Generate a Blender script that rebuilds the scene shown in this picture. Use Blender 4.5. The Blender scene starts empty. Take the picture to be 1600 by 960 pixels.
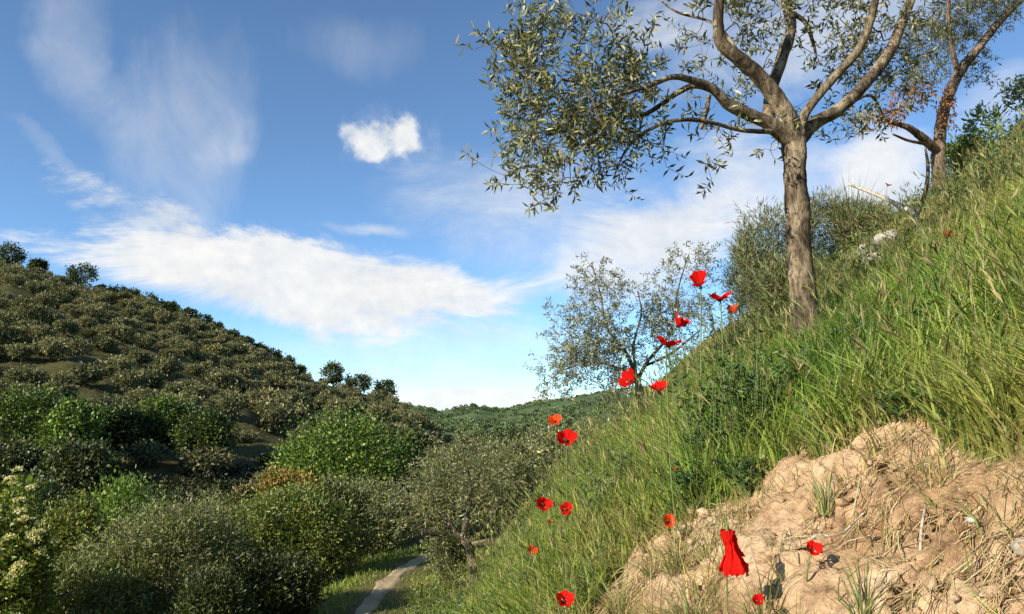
import bpy, math, random
import numpy as np
from mathutils import Vector

# ------------------------------------------------------------------ camera, sky, sun, exposure
SC = bpy.context.scene
COL = SC.collection
EYE = 1.6
FPX = 1142.0
PITCH = math.radians(8.0)
SUN_EL = math.radians(26.0)
SUN_DIR = np.array([-0.79, -0.61])          # horizontal direction towards the sun (left, a little behind)
SUN_DIR = SUN_DIR / np.linalg.norm(SUN_DIR)

cam_d = bpy.data.cameras.new('camera')
cam = bpy.data.objects.new('camera', cam_d)
COL.objects.link(cam)
cam_d.sensor_width = 36.0
cam_d.sensor_fit = 'HORIZONTAL'
cam_d.lens = 36.0 * FPX / 1600.0
cam_d.clip_start = 0.05
cam_d.clip_end = 9000.0
cam.location = (0, 0, EYE)
cam.rotation_euler = (math.radians(90) + PITCH, 0, 0)
SC.camera = cam
SC.cycles.max_bounces = 5
SC.cycles.diffuse_bounces = 3
SC.cycles.glossy_bounces = 2
SC.cycles.transmission_bounces = 3
SC.view_settings.view_transform = 'Standard'
SC.view_settings.look = 'None'
SC.view_settings.gamma = 1.0
SC.view_settings.exposure = 0.85
SC.view_settings.use_curve_mapping = False

sun_d = bpy.data.lights.new('sun', 'SUN')
sun_d.energy = 4.8
sun_d.angle = math.radians(0.5)
sun_d.color = (1.0, 0.92, 0.78)
sun = bpy.data.objects.new('sun', sun_d)
COL.objects.link(sun)
sd = Vector((SUN_DIR[0]*math.cos(SUN_EL), SUN_DIR[1]*math.cos(SUN_EL), math.sin(SUN_EL)))
sun.rotation_euler = sd.to_track_quat('Z', 'Y').to_euler()
sun.location = (-30, -25, 40)

WORLD = bpy.data.worlds.new('World')
SC.world = WORLD
WORLD.use_nodes = True
WORLD.cycles.sampling_method = 'MANUAL'
WORLD.cycles.sample_map_resolution = 256


def ang(px, py):
    """direction (azimuth, elevation) of a photograph pixel"""
    x = (px-800)/FPX
    y = math.cos(PITCH) - (480-py)/FPX*math.sin(PITCH)
    z = math.sin(PITCH) + (480-py)/FPX*math.cos(PITCH)
    n = math.sqrt(x*x+y*y+z*z)
    return math.atan2(x, y), math.asin(z/n)


def build_sky():
    nt = WORLD.node_tree
    N, L = nt.nodes, nt.links
    N.clear()
    out = N.new('ShaderNodeOutputWorld')
    bg = N.new('ShaderNodeBackground')
    bg.inputs['Strength'].default_value = 0.130
    L.new(bg.outputs[0], out.inputs[0])
    sky = N.new('ShaderNodeTexSky')
    sky.sky_type = 'NISHITA'
    sky.sun_disc = False
    sky.sun_elevation = SUN_EL
    sky.sun_rotation = math.atan2(SUN_DIR[0], SUN_DIR[1])
    sky.air_density = 0.65
    sky.dust_density = 0.0
    sky.ozone_density = 6.0
    hsv = N.new('ShaderNodeHueSaturation')
    hsv.inputs['Saturation'].default_value = 0.93
    tint = N.new('ShaderNodeMix'); tint.data_type = 'RGBA'; tint.blend_type = 'MULTIPLY'
    tint.inputs[0].default_value = 1.0
    tint.inputs[7].default_value = (0.88, 0.99, 0.90, 1)      # the camera's cooler rendering of blue
    L.new(sky.outputs[0], tint.inputs[6])
    L.new(tint.outputs[2], hsv.inputs['Color'])
    tc = N.new('ShaderNodeTexCoord')
    sep = N.new('ShaderNodeSeparateXYZ')
    L.new(tc.outputs['Generated'], sep.inputs[0])

    def M(op, a, b=None, c=None, clamp=False):
        n = N.new('ShaderNodeMath'); n.operation = op; n.use_clamp = clamp
        for i, v in enumerate((a, b, c)):
            if v is None: continue
            if isinstance(v, (int, float)): n.inputs[i].default_value = v
            else: L.new(v, n.inputs[i])
        return n.outputs[0]
    az = M('ARCTAN2', sep.outputs[0], sep.outputs[1])
    el = M('ARCSINE', sep.outputs[2])
    comb = N.new('ShaderNodeCombineXYZ')
    L.new(az, comb.inputs[0]); L.new(el, comb.inputs[1])

    def noise(scale, detail, rough, sx=1.0, sy=1.0, rot=0.0, off=0.0, dist=0.0):
        mp = N.new('ShaderNodeMapping')
        mp.inputs['Scale'].default_value = (sx, sy, 1)
        mp.inputs['Rotation'].default_value = (0, 0, rot)
        mp.inputs['Location'].default_value = (off, off*0.7, off*0.3)
        L.new(comb.outputs[0], mp.inputs[0])
        t = N.new('ShaderNodeTexNoise')
        t.inputs['Scale'].default_value = scale
        t.inputs['Detail'].default_value = detail
        t.inputs['Roughness'].default_value = rough
        t.inputs['Distortion'].default_value = dist
        L.new(mp.outputs[0], t.inputs['Vector'])
        return t
    wn = noise(5.0, 5, 0.55, off=3.1)
    ws = N.new('ShaderNodeSeparateColor')
    L.new(wn.outputs['Color'], ws.inputs[0])
    waz = M('ADD', az, M('MULTIPLY', M('SUBTRACT', ws.outputs[0], 0.5), 0.16))
    wel = M('ADD', el, M('MULTIPLY', M('SUBTRACT', ws.outputs[1], 0.5), 0.12))
    soft = noise(6.5, 9, 0.70, sx=0.55, sy=1.4, off=7.7, dist=0.5).outputs[0]
    streak = noise(9.0, 6, 0.6, sx=0.9, sy=0.35, rot=0.35, off=1.3, dist=0.6).outputs[0]
    puff = noise(26.0, 5, 0.6, off=5.0).outputs[0]
    total = None

    def blob(px, py, rx, ry, rot, dens, edge, nz, namp, warp=True, hi=0.0):
        nonlocal total
        a0, e0 = ang(px, py)
        rx /= FPX; ry /= FPX
        dx = M('SUBTRACT', waz if warp else az, a0)
        dy = M('SUBTRACT', wel if warp else el, e0)
        c, s = math.cos(rot), math.sin(rot)
        u = M('DIVIDE', M('ADD', M('MULTIPLY', dx, c), M('MULTIPLY', dy, s)), rx)
        v = M('DIVIDE', M('ADD', M('MULTIPLY', dx, -s), M('MULTIPLY', dy, c)), ry)
        d = M('SUBTRACT', 1.0, M('ADD', M('MULTIPLY', u, u), M('MULTIPLY', v, v)))
        d = M('ADD', d, M('MULTIPLY', M('SUBTRACT', nz, 0.5), namp))
        t = M('MULTIPLY', d, edge, clamp=True)
        t = M('MULTIPLY', M('MULTIPLY', t, t), M('SUBTRACT', 3.0, M('MULTIPLY', t, 2.0)))
        t = M('MULTIPLY', t, dens)
        if total is None: total = t
        else: total = M('SUBTRACT', M('ADD', total, t), M('MULTIPLY', total, t))
    # long bright bank low in the sky
    blob(470, 440, 360, 78, -0.13, 0.95, 1.15, soft, 4.2)
    blob(245, 368, 180, 58, -0.42, 0.88, 1.05, soft, 4.2)
    blob(650, 458, 210, 46, 0.04, 0.84, 0.8, soft, 2.4)
    blob(600, 512, 120, 16, -0.05, 0.6, 1.0, soft, 2.0)
    blob(205, 318, 55, 22, 0.0, 0.55, 0.9, soft, 2.0)
    blob(580, 362, 85, 17, -0.03, 0.60, 0.7, soft, 2.8)
    # the small round cumulus
    blob(626, 212, 40, 38, 0.0, 0.97, 1.0, puff, 2.6, warp=False)
    blob(556, 211, 34, 24, 0.2, 0.85, 1.0, puff, 2.6, warp=False)
    blob(594, 220, 52, 33, 0.0, 0.94, 1.1, puff, 2.2, warp=False)
    blob(580, 240, 30, 16, 0.0, 0.60, 1.0, puff, 2.2, warp=False)
    blob(610, 216, 90, 50, 0.0, 0.22, 0.8, puff, 2.6, warp=False)
    # veils
    blob(300, 190, 130, 165, 0.15, 0.34, 0.55, streak, 3.4)
    blob(105, 50, 52, 125, 0.15, 0.42, 0.5, streak, 3.0)
    blob(360, 232, 80, 44, 0.5, 0.26, 0.6, streak, 3.0)
    blob(66, 240, 66, 13, -0.5, 0.22, 0.6, streak, 2.6)
    blob(560, 80, 130, 60, 0.0, 0.16, 0.5, streak, 3.0)
    # soft bank behind the trees
    blob(830, 310, 270, 120, 0.05, 0.55, 0.6, soft, 2.8)
    blob(1010, 390, 190, 105, 0.25, 0.88, 1.0, soft, 2.2)
    blob(1130, 330, 210, 120, 0.2, 0.66, 0.8, soft, 2.4)
    blob(1370, 275, 90, 70, 0.7, 0.90, 1.0, soft, 1.6)
    blob(1250, 60, 260, 90, 0.1, 0.58, 0.8, soft, 2.4)
    blob(1030, 20, 130, 60, 0.1, 0.50, 0.8, soft, 2.4)
    blob(1560, 180, 60, 60, 0.1, 0.40, 0.8, soft, 2.4)
    # low haze cloud above the far hills
    blob(740, 628, 150, 26, 0.0, 0.92, 1.4, soft, 1.0, warp=False)
    blob(640, 560, 330, 85, -0.03, 0.50, 0.7, soft, 1.4)
    blob(800, 520, 180, 50, 0.0, 0.36, 0.8, soft, 2.0)
    # the same broken cloud everywhere else
    gen = noise(2.4, 8, 0.6, sx=0.7, sy=1.3, off=21.0, dist=0.5).outputs[0]
    g = M('MULTIPLY', M('SUBTRACT', gen, 0.56), 3.2, clamp=True)
    front = M('MULTIPLY', M('SUBTRACT', M('ABSOLUTE', az), 0.66), 4.0, clamp=True)
    g = M('MULTIPLY', M('MULTIPLY', g, front), 0.8)
    total = M('SUBTRACT', M('ADD', total, g), M('MULTIPLY', total, g))
    # cloud tone: white with faint grey undersides
    tone = N.new('ShaderNodeMix'); tone.data_type = 'RGBA'
    tone.inputs[6].default_value = (2.9, 3.1, 3.35, 1)
    tone.inputs[7].default_value = (4.15, 4.15, 4.1, 1)
    L.new(M('MULTIPLY', M('SUBTRACT', M('ADD', M('MULTIPLY', soft, 0.6), M('MULTIPLY', puff, 0.4)), 0.34), 4.0, clamp=True), tone.inputs[0])
    mix = N.new('ShaderNodeMix'); mix.data_type = 'RGBA'
    L.new(M('MULTIPLY', total, 1.0, clamp=True), mix.inputs[0])
    L.new(hsv.outputs[0], mix.inputs[6])
    L.new(tone.outputs[2], mix.inputs[7])
    L.new(mix.outputs[2], bg.inputs['Color'])


build_sky()

# ------------------------------------------------------------------ numbers: noise, projection, terrain
RNG = np.random.default_rng(11)
random.seed(5)


def _hash(ix, iy, seed):
    h = (ix.astype(np.int64)*374761393 + iy.astype(np.int64)*668265263 + seed*974711) & 0x7fffffff
    h = ((h ^ (h >> 13))*1274126177) & 0x7fffffff
    h = h ^ (h >> 16)
    return (h & 0xffff)/65535.0


def vnoise(x, y, seed=0):
    x = np.asarray(x, float); y = np.asarray(y, float)
    ix = np.floor(x); iy = np.floor(y)
    fx = x-ix; fy = y-iy
    fx = fx*fx*fx*(fx*(fx*6-15)+10); fy = fy*fy*fy*(fy*(fy*6-15)+10)
    a = _hash(ix, iy, seed); b = _hash(ix+1, iy, seed)
    c = _hash(ix, iy+1, seed); d = _hash(ix+1, iy+1, seed)
    return (a*(1-fx)+b*fx)*(1-fy)+(c*(1-fx)+d*fx)*fy


def fbm(x, y, seed=0, oct=4, gain=0.5):
    t = 0; a = 1; n = 0
    for i in range(oct):
        t = t + a*vnoise(x*2**i + 17.3*i, y*2**i - 9.1*i, seed+i)
        n += a; a *= gain
    return t/n


def sm(t):
    t = np.clip(t, 0, 1)
    return t*t*(3-2*t)


PATH = np.array([(-0.15, -6), (-0.2, 0), (-0.9, 3), (-1.45, 6), (-1.72, 8.4), (-1.9, 11), (-1.92, 14), (-1.5, 17.5), (0, 22),
                 (4, 29), (12, 37), (30, 48), (70, 70), (160, 130), (500, 420)], float)
PZ = np.array([0.3, 0, -0.27, -0.54, -0.76, -1.0, -1.26, -1.6, -2.0, -2.6, -3.0, -3.4, -4, -6, -10])


def path_dist(x, y):
    """signed distance to the path (right of it positive) and the path's height there"""
    best = np.full(x.shape, 1e9); sgn = np.zeros(x.shape); zz = np.zeros(x.shape)
    for i in range(len(PATH)-1):
        a, b = PATH[i], PATH[i+1]
        d = b-a; L2 = d@d
        t = np.clip(((x-a[0])*d[0]+(y-a[1])*d[1])/L2, 0, 1)
        qx = a[0]+t*d[0]; qy = a[1]+t*d[1]
        dd = np.hypot(x-qx, y-qy)
        cr = (x-a[0])*d[1]-(y-a[1])*d[0]
        m = dd < best
        best = np.where(m, dd, best)
        sgn = np.where(m, np.where(cr >= 0, 1.0, -1.0), sgn)
        zz = np.where(m, PZ[i]+t*(PZ[i+1]-PZ[i]), zz)
    return best*sgn, zz


# skyline of the hill across the valley: azimuth ratio -> height of its crest, 220 m away
RX = (np.array([-900, -400, 0, 60, 120, 200, 300, 400, 480, 530, 600, 650, 700, 800, 1000, 2200])-800)/FPX
RY = (640-np.array([330, 330, 416, 430, 452, 474, 508, 556, 596, 612, 628, 656, 690, 700, 700, 700]))/FPX*220+EYE
FX = (np.array([-2000, 0, 400, 610, 690, 740, 790, 830, 900, 1000, 1400, 3000])-800)/FPX
FY = (640-np.array([640, 640, 634, 630, 648, 637, 640, 632, 622, 612, 590, 600]))/FPX*1000+EYE
PS = np.array([0, 0.35, 1.0, 2.0, 4.0, 6.5, 9.0, 12.0, 20, 40, 120, 500])
PH = np.array([0, 0.12, 0.88, 1.76, 3.02, 4.62, 6.15, 7.4, 9.6, 12.5, 20, 30])
BARE = np.array([(0.20, 2.72), (0.32, 2.9), (0.47, 3.1), (0.6, 3.16), (0.73, 2.93), (0.85, 2.84), (1.0, 2.72), (1.08, 2.52), (1.16, 2.49), (1.24, 2.39), (1.27, 2.26),
                 (1.28, 2.12), (1.28, 1.96), (1.26, 1.82), (1.25, 1.62), (1.22, 0.7), (0.5, 0.5), (0.2, 1.2), (0.2, 2.3)])


def in_poly(x, y, poly):
    r = np.zeros(x.shape, bool)
    n = len(poly)
    for i in range(n):
        x0, y0 = poly[i]; x1, y1 = poly[(i+1) % n]
        if y0 == y1: continue
        c = ((y0 > y) != (y1 > y)) & (x < (x1-x0)*(y-y0)/(y1-y0)+x0)
        r ^= c
    return r


def bare_mask(x, y):
    wx = x+(fbm(x*2.6, y*2.6, 91, 3)-0.5)*0.26
    wy = y+(fbm(x*2.6, y*2.6, 95, 3)-0.5)*0.26
    m = in_poly(wx, wy, BARE)
    near = (x > -0.5) & (x < 3.6) & (y > 0.2) & (y < 3.9)
    return m & near


def terrain(x, y, fine=True):
    x = np.asarray(x, float); y = np.asarray(y, float)
    s, zp = path_dist(x, y)
    yy = np.maximum(y, 1.0)
    u = np.clip(x/yy, -3, 3)
    mg = 1.2*sm((yy-3.2)/7)*(1-sm((yy-30)/20))          # a flatter verge beside the path further on
    zr = zp + np.interp(s-mg*np.clip(1-(s-1.5)/4, 0, 1), PS, PH)+0.06*np.clip(s, 0, 1)
    zf = -5.0-0.012*np.minimum(yy, 300)
    zn = zp-np.minimum(np.interp(-s, [0, 0.6, 3, 10, 18], [0, 0.02, 0.75, 3.2, 4.6]), zp-zf+4.0)
    zn = np.maximum(zn, zf)
    rid = np.interp(u, RX, RY)
    t = np.clip((yy-48)/172, 0, 1)
    prof = np.interp(t, [0, 0.06, 0.16, 0.30, 0.55, 0.8, 0.93, 1.0], [0, 0.04, 0.15, 0.32, 0.60, 0.83, 0.95, 1.0])
    zh = zf+(rid-zf)*prof
    zh = np.where(yy > 220, zf-12*sm((yy-220)/150)+(rid-zf)*(1-sm((yy-220)/260)), zh)
    far = np.interp(u, FX, FY)
    far = far+(fbm(x/90, y/90, 5, 4)-0.5)*16
    zh = zh+(far-zh)*sm((yy-420)/580)
    zh = zh-sm((yy-1000)/1400)*90
    w = sm((yy-26)/30)*sm((-s)/12)
    zl = zn*(1-w)+zh*w
    z = np.where(s >= 0, zr, zl)
    # terraces on the far slope
    terr = sm((yy-60)/30)*(1-sm((yy-215)/20))*(s < 0)*w
    k = (z+0.05*x)/3.0
    z = z+terr*0.45*(np.abs((k-np.floor(k))-0.5)*-2+0.5)
    # undulation
    amp = np.clip(np.abs(s)-0.3, 0, 1)
    z = z+amp*(fbm(x*0.8, y*0.8, 3, 4)-0.5)*0.30*np.clip(yy/3, 0.4, 1)
    z = z+amp*(fbm(x*0.09, y*0.09, 8, 4)-0.5)*np.clip((yy-20)/40, 0, 1)*4.0*(yy < 420)
    if fine:
        near = (yy < 30)
        z = z+np.where(near, amp*(fbm(x*6, y*6, 33, 4)-0.5)*0.07, 0)
    return z


def cam_dir(px, py):
    return np.array([(px-800)/FPX, math.cos(PITCH)-(480-py)/FPX*math.sin(PITCH), math.sin(PITCH)+(480-py)/FPX*math.cos(PITCH)])


def at(px, py, Y):
    d = cam_dir(px, py)
    k = Y/d[1]
    return np.array([d[0]*k, Y, EYE+d[2]*k])


def project(P):
    P = np.asarray(P, float)
    x = P[..., 0]; y = P[..., 1]; z = P[..., 2]-EYE
    dep = y*math.cos(PITCH)+z*math.sin(PITCH)
    up = -y*math.sin(PITCH)+z*math.cos(PITCH)
    return 800+FPX*x/dep, 480-FPX*up/dep, dep


def hit(px, py, h=0.0, ymin=1.0, ymax=400.0):
    """first place where the sight line through a pixel comes within h of the ground"""
    d = cam_dir(px, py)
    Y = np.exp(np.linspace(math.log(ymin), math.log(ymax), 2500))
    k = Y/d[1]
    X = d[0]*k; Z = EYE+d[2]*k
    g = Z-terrain(X, Y)-h
    i = np.nonzero(g <= 0)[0]
    i = i[0] if len(i) else int(np.argmin(g[Y < 14])) if (Y < 14).any() else int(np.argmin(g))
    return np.array([X[i], Y[i], Z[i]]), float(g[i]+h)


def gz(x, y):
    return float(terrain(np.array([x]), np.array([y]))[0])

# ------------------------------------------------------------------ materials
def new_mat(name):
    m = bpy.data.materials.new(name)
    m.use_nodes = True
    nt = m.node_tree
    b = nt.nodes['Principled BSDF']
    return m, nt, b


def nnoise(nt, scale, detail=4, rough=0.55, coord='Object', dist=0.0, stretch=None):
    tc = nt.nodes.new('ShaderNodeTexCoord')
    t = nt.nodes.new('ShaderNodeTexNoise')
    t.inputs['Scale'].default_value = scale
    t.inputs['Detail'].default_value = detail
    t.inputs['Roughness'].default_value = rough
    t.inputs['Distortion'].default_value = dist
    src = tc.outputs[coord]
    if stretch:
        mp = nt.nodes.new('ShaderNodeMapping')
        mp.inputs['Scale'].default_value = stretch
        nt.links.new(src, mp.inputs[0]); src = mp.outputs[0]
    nt.links.new(src, t.inputs['Vector'])
    return t.outputs[0]


def ramp(nt, fac, stops):
    r = nt.nodes.new('ShaderNodeValToRGB')
    e = r.color_ramp.elements
    while len(e) > 1: e.remove(e[-1])
    e[0].position = stops[0][0]; e[0].color = (*stops[0][1], 1)
    for p, c in stops[1:]:
        q = e.new(p); q.color = (*c, 1)
    nt.links.new(fac, r.inputs[0])
    return r.outputs[0]


def mixc(nt, kind, fac, a, b):
    m = nt.nodes.new('ShaderNodeMix'); m.data_type = 'RGBA'; m.blend_type = kind
    for i, v in ((0, fac), (6, a), (7, b)):
        if isinstance(v, (int, float)): m.inputs[i].default_value = v
        elif isinstance(v, tuple): m.inputs[i].default_value = (*v, 1)
        else: nt.links.new(v, m.inputs[i])
    return m.outputs[2]


def bump(nt, b, h, strength, dist):
    n = nt.nodes.new('ShaderNodeBump')
    n.inputs['Strength'].default_value = strength
    n.inputs['Distance'].default_value = dist
    nt.links.new(h, n.inputs['Height'])
    nt.links.new(n.outputs[0], b.inputs['Normal'])


def leaf_material(name, transl=0.28, rough=0.5, spec=0.35, obj_var=0.0):
    """foliage: each leaf brings its own pigment in the Col attribute; light also shines through"""
    m, nt, b = new_mat(name)
    at_ = nt.nodes.new('ShaderNodeAttribute'); at_.attribute_name = 'Col'
    col = at_.outputs['Color']
    if obj_var:
        oi = nt.nodes.new('ShaderNodeObjectInfo')
        v = ramp(nt, oi.outputs['Random'], [(0.0, (1-obj_var, 1-obj_var*0.8, 1-obj_var)), (0.5, (1.0, 1.0, 0.9)), (1.0, (1+obj_var, 1+obj_var*0.8, 1+obj_var*0.4))])
        col = mixc(nt, 'MULTIPLY', 1.0, col, v)
    nt.links.new(col, b.inputs['Base Color'])
    b.inputs['Roughness'].default_value = rough
    b.inputs['Specular IOR Level'].default_value = spec
    tr = nt.nodes.new('ShaderNodeBsdfTranslucent')
    bright = mixc(nt, 'MULTIPLY', 1.0, col, (1.35, 1.45, 0.75))
    nt.links.new(bright, tr.inputs['Color'])
    mx = nt.nodes.new('ShaderNodeMixShader')
    mx.inputs[0].default_value = transl
    nt.links.new(b.outputs[0], mx.inputs[1]); nt.links.new(tr.outputs[0], mx.inputs[2])
    nt.links.new(mx.outputs[0], nt.nodes['Material Output'].inputs[0])
    return m


M_GRASS = leaf_material('grass_blades', 0.36, 0.5, 0.3)
M_LEAF = leaf_material('leaves', 0.26, 0.45, 0.40)
M_HILLLEAF = leaf_material('hill_foliage', 0.18, 0.7, 0.15, obj_var=0.28)
M_DRY = leaf_material('dry_straw', 0.22, 0.7, 0.2)
M_PETAL = leaf_material('poppy_petal', 0.35, 0.8, 0.05)


def bark_material(name, c_dark, c_mid, c_light, scale=1.0):
    m, nt, b = new_mat(name)
    big = nnoise(nt, 9*scale, 5, 0.65, stretch=(1, 1, 0.45), dist=0.8)
    fine = nnoise(nt, 55*scale, 5, 0.7, stretch=(1, 1, 0.35), dist=0.5)
    c = ramp(nt, big, [(0.36, c_dark), (0.48, c_mid), (0.62, c_light)])
    f = ramp(nt, fine, [(0.36, (0.30, 0.27, 0.25)), (0.50, (0.9, 0.9, 0.9)), (0.72, (1.25, 1.22, 1.15))])
    nt.links.new(mixc(nt, 'MULTIPLY', 1.0, c, f), b.inputs['Base Color'])
    b.inputs['Roughness'].default_value = 0.85
    b.inputs['Specular IOR Level'].default_value = 0.2
    mm = nt.nodes.new('ShaderNodeMath'); mm.operation = 'ADD'
    nt.links.new(big, mm.inputs[0]); nt.links.new(fine, mm.inputs[1])
    bump(nt, b, mm.outputs[0], 0.9, 0.012)
    return m


M_BARK = bark_material('olive_bark', (0.034, 0.025, 0.016), (0.135, 0.100, 0.063), (0.34, 0.27, 0.175))
M_BARK2 = bark_material('grey_brown_bark', (0.05, 0.036, 0.024), (0.15, 0.105, 0.070), (0.27, 0.20, 0.14))
M_TWIG = bark_material('twig_bark', (0.06, 0.05, 0.035), (0.13, 0.105, 0.075), (0.20, 0.17, 0.12))
M_DEADWOOD = bark_material('bleached_wood', (0.30, 0.25, 0.18), (0.48, 0.41, 0.30), (0.60, 0.53, 0.42))


def ground_material():
    """soil with litter, under the grass near by and bare between the far trees"""
    m, nt, b = new_mat('hillside_soil')
    n1 = nnoise(nt, 0.35, 6, 0.65)
    n2 = nnoise(nt, 7, 6, 0.7)
    c1 = ramp(nt, n1, [(0.3, (0.075, 0.075, 0.028)), (0.5, (0.12, 0.11, 0.04)), (0.7, (0.19, 0.155, 0.065))])
    c2 = ramp(nt, n2, [(0.3, (0.5, 0.5, 0.45)), (0.6, (1.1, 1.1, 1.0)), (0.8, (1.5, 1.4, 1.1))])
    nt.links.new(mixc(nt, 'MULTIPLY', 1.0, c1, c2), b.inputs['Base Color'])
    b.inputs['Roughness'].default_value = 0.95
    b.inputs['Specular IOR Level'].default_value = 0.1
    bump(nt, b, n2, 0.6, 0.05)
    return m


def hill_material():
    m, nt, b = new_mat('far_slope_grass')
    n1 = nnoise(nt, 0.035, 6, 0.65)
    n2 = nnoise(nt, 0.9, 6, 0.7, stretch=(0.5, 0.5, 2.0))
    c1 = ramp(nt, n1, [(0.32, (0.046, 0.048, 0.018)), (0.5, (0.085, 0.080, 0.032)), (0.68, (0.14, 0.125, 0.055))])
    c2 = ramp(nt, n2, [(0.3, (0.55, 0.55, 0.5)), (0.55, (1.0, 1.0, 1.0)), (0.75, (1.45, 1.4, 1.2))])
    nt.links.new(mixc(nt, 'MULTIPLY', 1.0, c1, c2), b.inputs['Base Color'])
    b.inputs['Roughness'].default_value = 1.0
    b.inputs['Specular IOR Level'].default_value = 0.05
    bump(nt, b, n2, 0.8, 0.6)
    return m


def farhill_material():
    m, nt, b = new_mat('wooded_far_hills')
    n1 = nnoise(nt, 0.006, 5, 0.6)
    n2 = nnoise(nt, 0.10, 6, 0.75)
    c1 = ramp(nt, n1, [(0.35, (0.085, 0.125, 0.06)), (0.5, (0.12, 0.165, 0.08)), (0.62, (0.17, 0.20, 0.10))])  # paler, greyer greens stand in for haze over the distance
    c2 = ramp(nt, n2, [(0.35, (0.45, 0.5, 0.5)), (0.55, (1.0, 1.0, 1.0)), (0.75, (1.5, 1.45, 1.2))])
    nt.links.new(mixc(nt, 'MULTIPLY', 1.0, c1, c2), b.inputs['Base Color'])
    b.inputs['Roughness'].default_value = 1.0
    b.inputs['Specular IOR Level'].default_value = 0.0
    bump(nt, b, n2, 1.0, 5.0)
    return m


def earth_material():
    m, nt, b = new_mat('crumbly_tan_earth')
    n1 = nnoise(nt, 2.6, 6, 0.65, dist=0.6)
    n2 = nnoise(nt, 22, 7, 0.72)
    n3 = nnoise(nt, 120, 4, 0.7)
    c1 = ramp(nt, n1, [(0.30, (0.20, 0.112, 0.062)), (0.42, (0.46, 0.30, 0.17)), (0.55, (0.63, 0.45, 0.28)), (0.70, (0.73, 0.57, 0.40))])
    c2 = ramp(nt, n2, [(0.28, (0.42, 0.36, 0.32)), (0.47, (0.95, 0.93, 0.9)), (0.72, (1.3, 1.28, 1.2))])
    c3 = ramp(nt, n3, [(0.3, (0.75, 0.72, 0.7)), (0.6, (1.05, 1.05, 1.05))])
    c = mixc(nt, 'MULTIPLY', 1.0, c1, c2)
    nt.links.new(mixc(nt, 'MULTIPLY', 1.0, c, c3), b.inputs['Base Color'])
    b.inputs['Roughness'].default_value = 0.95
    b.inputs['Specular IOR Level'].default_value = 0.1
    mm = nt.nodes.new('ShaderNodeMath'); mm.operation = 'MULTIPLY_ADD'
    mm.inputs[1].default_value = 0.35
    nt.links.new(n3, mm.inputs[0]); nt.links.new(n2, mm.inputs[2])
    bump(nt, b, mm.outputs[0], 0.9, 0.03)
    return m


def path_material():
    m, nt, b = new_mat('trodden_earth')
    n1 = nnoise(nt, 1.6, 6, 0.65)
    n2 = nnoise(nt, 18, 6, 0.7)
    c1 = ramp(nt, n1, [(0.3, (0.26, 0.19, 0.095)), (0.5, (0.42, 0.315, 0.17)), (0.7, (0.52, 0.41, 0.25))])
    c2 = ramp(nt, n2, [(0.3, (0.75, 0.73, 0.7)), (0.6, (1.1, 1.1, 1.1))])
    nt.links.new(mixc(nt, 'MULTIPLY', 1.0, c1, c2), b.inputs['Base Color'])
    b.inputs['Roughness'].default_value = 0.95
    bump(nt, b, n2, 0.8, 0.03)
    return m


def rock_material():
    m, nt, b = new_mat('pale_limestone')
    n1 = nnoise(nt, 5, 6, 0.7)
    n2 = nnoise(nt, 30, 5, 0.7)
    c1 = ramp(nt, n1, [(0.3, (0.20, 0.17, 0.12)), (0.55, (0.40, 0.36, 0.28)), (0.75, (0.52, 0.48, 0.40))])
    c2 = ramp(nt, n2, [(0.3, (0.6, 0.58, 0.55)), (0.6, (1.05, 1.05, 1.05))])
    nt.links.new(mixc(nt, 'MULTIPLY', 1.0, c1, c2), b.inputs['Base Color'])
    b.inputs['Roughness'].default_value = 0.9
    bump(nt, b, n1, 0.8, 0.03)
    return m


M_SOIL = ground_material(); M_HILL = hill_material(); M_FAR = farhill_material()
M_EARTH = earth_material(); M_PATH = path_material(); M_ROCK = rock_material()


def flat_mat(name, c, rough=0.6):
    m, nt, b = new_mat(name)
    n = nnoise(nt, 60, 4, 0.6)
    v = ramp(nt, n, [(0.3, tuple(0.7*k for k in c)), (0.7, tuple(1.2*k for k in c))])
    nt.links.new(v, b.inputs['Base Color'])
    b.inputs['Roughness'].default_value = rough
    return m


M_STEM = flat_mat('poppy_stem', (0.13, 0.17, 0.045))
M_CAPS = flat_mat('poppy_heart', (0.015, 0.018, 0.012))
M_POLE = flat_mat('pale_post', (0.5, 0.5, 0.47))


# ------------------------------------------------------------------ mesh helpers
def mk(name, V, F, mat, col=None, smooth=False, parent=None, loc=None, mats=None, fmat=None):
    """one mesh object from arrays; F is an (n,3) or (n,4) array or a list of such arrays"""
    V = np.asarray(V, np.float32).reshape(-1, 3)
    if loc is not None:
        V = V-np.asarray(loc, np.float32)
    Fs = F if isinstance(F, list) else [F]
    Fs = [np.asarray(f, np.int32) for f in Fs if len(f)]
    me = bpy.data.meshes.new(name)
    me.vertices.add(len(V)); me.vertices.foreach_set('co', V.ravel())
    tot = np.concatenate([np.full(len(f), f.shape[1], np.int32) for f in Fs])
    idx = np.concatenate([f.ravel() for f in Fs])
    me.loops.add(len(idx)); me.loops.foreach_set('vertex_index', idx)
    me.polygons.add(len(tot))
    st = np.zeros(len(tot), np.int32); st[1:] = np.cumsum(tot)[:-1]
    me.polygons.foreach_set('loop_start', st)
    me.polygons.foreach_set('loop_total', tot)
    if smooth: me.polygons.foreach_set('use_smooth', np.ones(len(tot), bool))
    for mm in (mats or [mat]): me.materials.append(mm)
    if fmat is not None: me.polygons.foreach_set('material_index', np.asarray(fmat, np.int32))
    me.update(calc_edges=True)
    if col is not None:
        a = me.color_attributes.new('Col', 'FLOAT_COLOR', 'POINT')
        c = np.ones((len(V), 4), np.float32); c[:, :3] = col
        a.data.foreach_set('color', c.ravel())
    o = bpy.data.objects.new(name, me)
    COL.objects.link(o)
    if parent is not None: o.parent = parent
    elif loc is not None: o.location = loc
    return o


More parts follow.
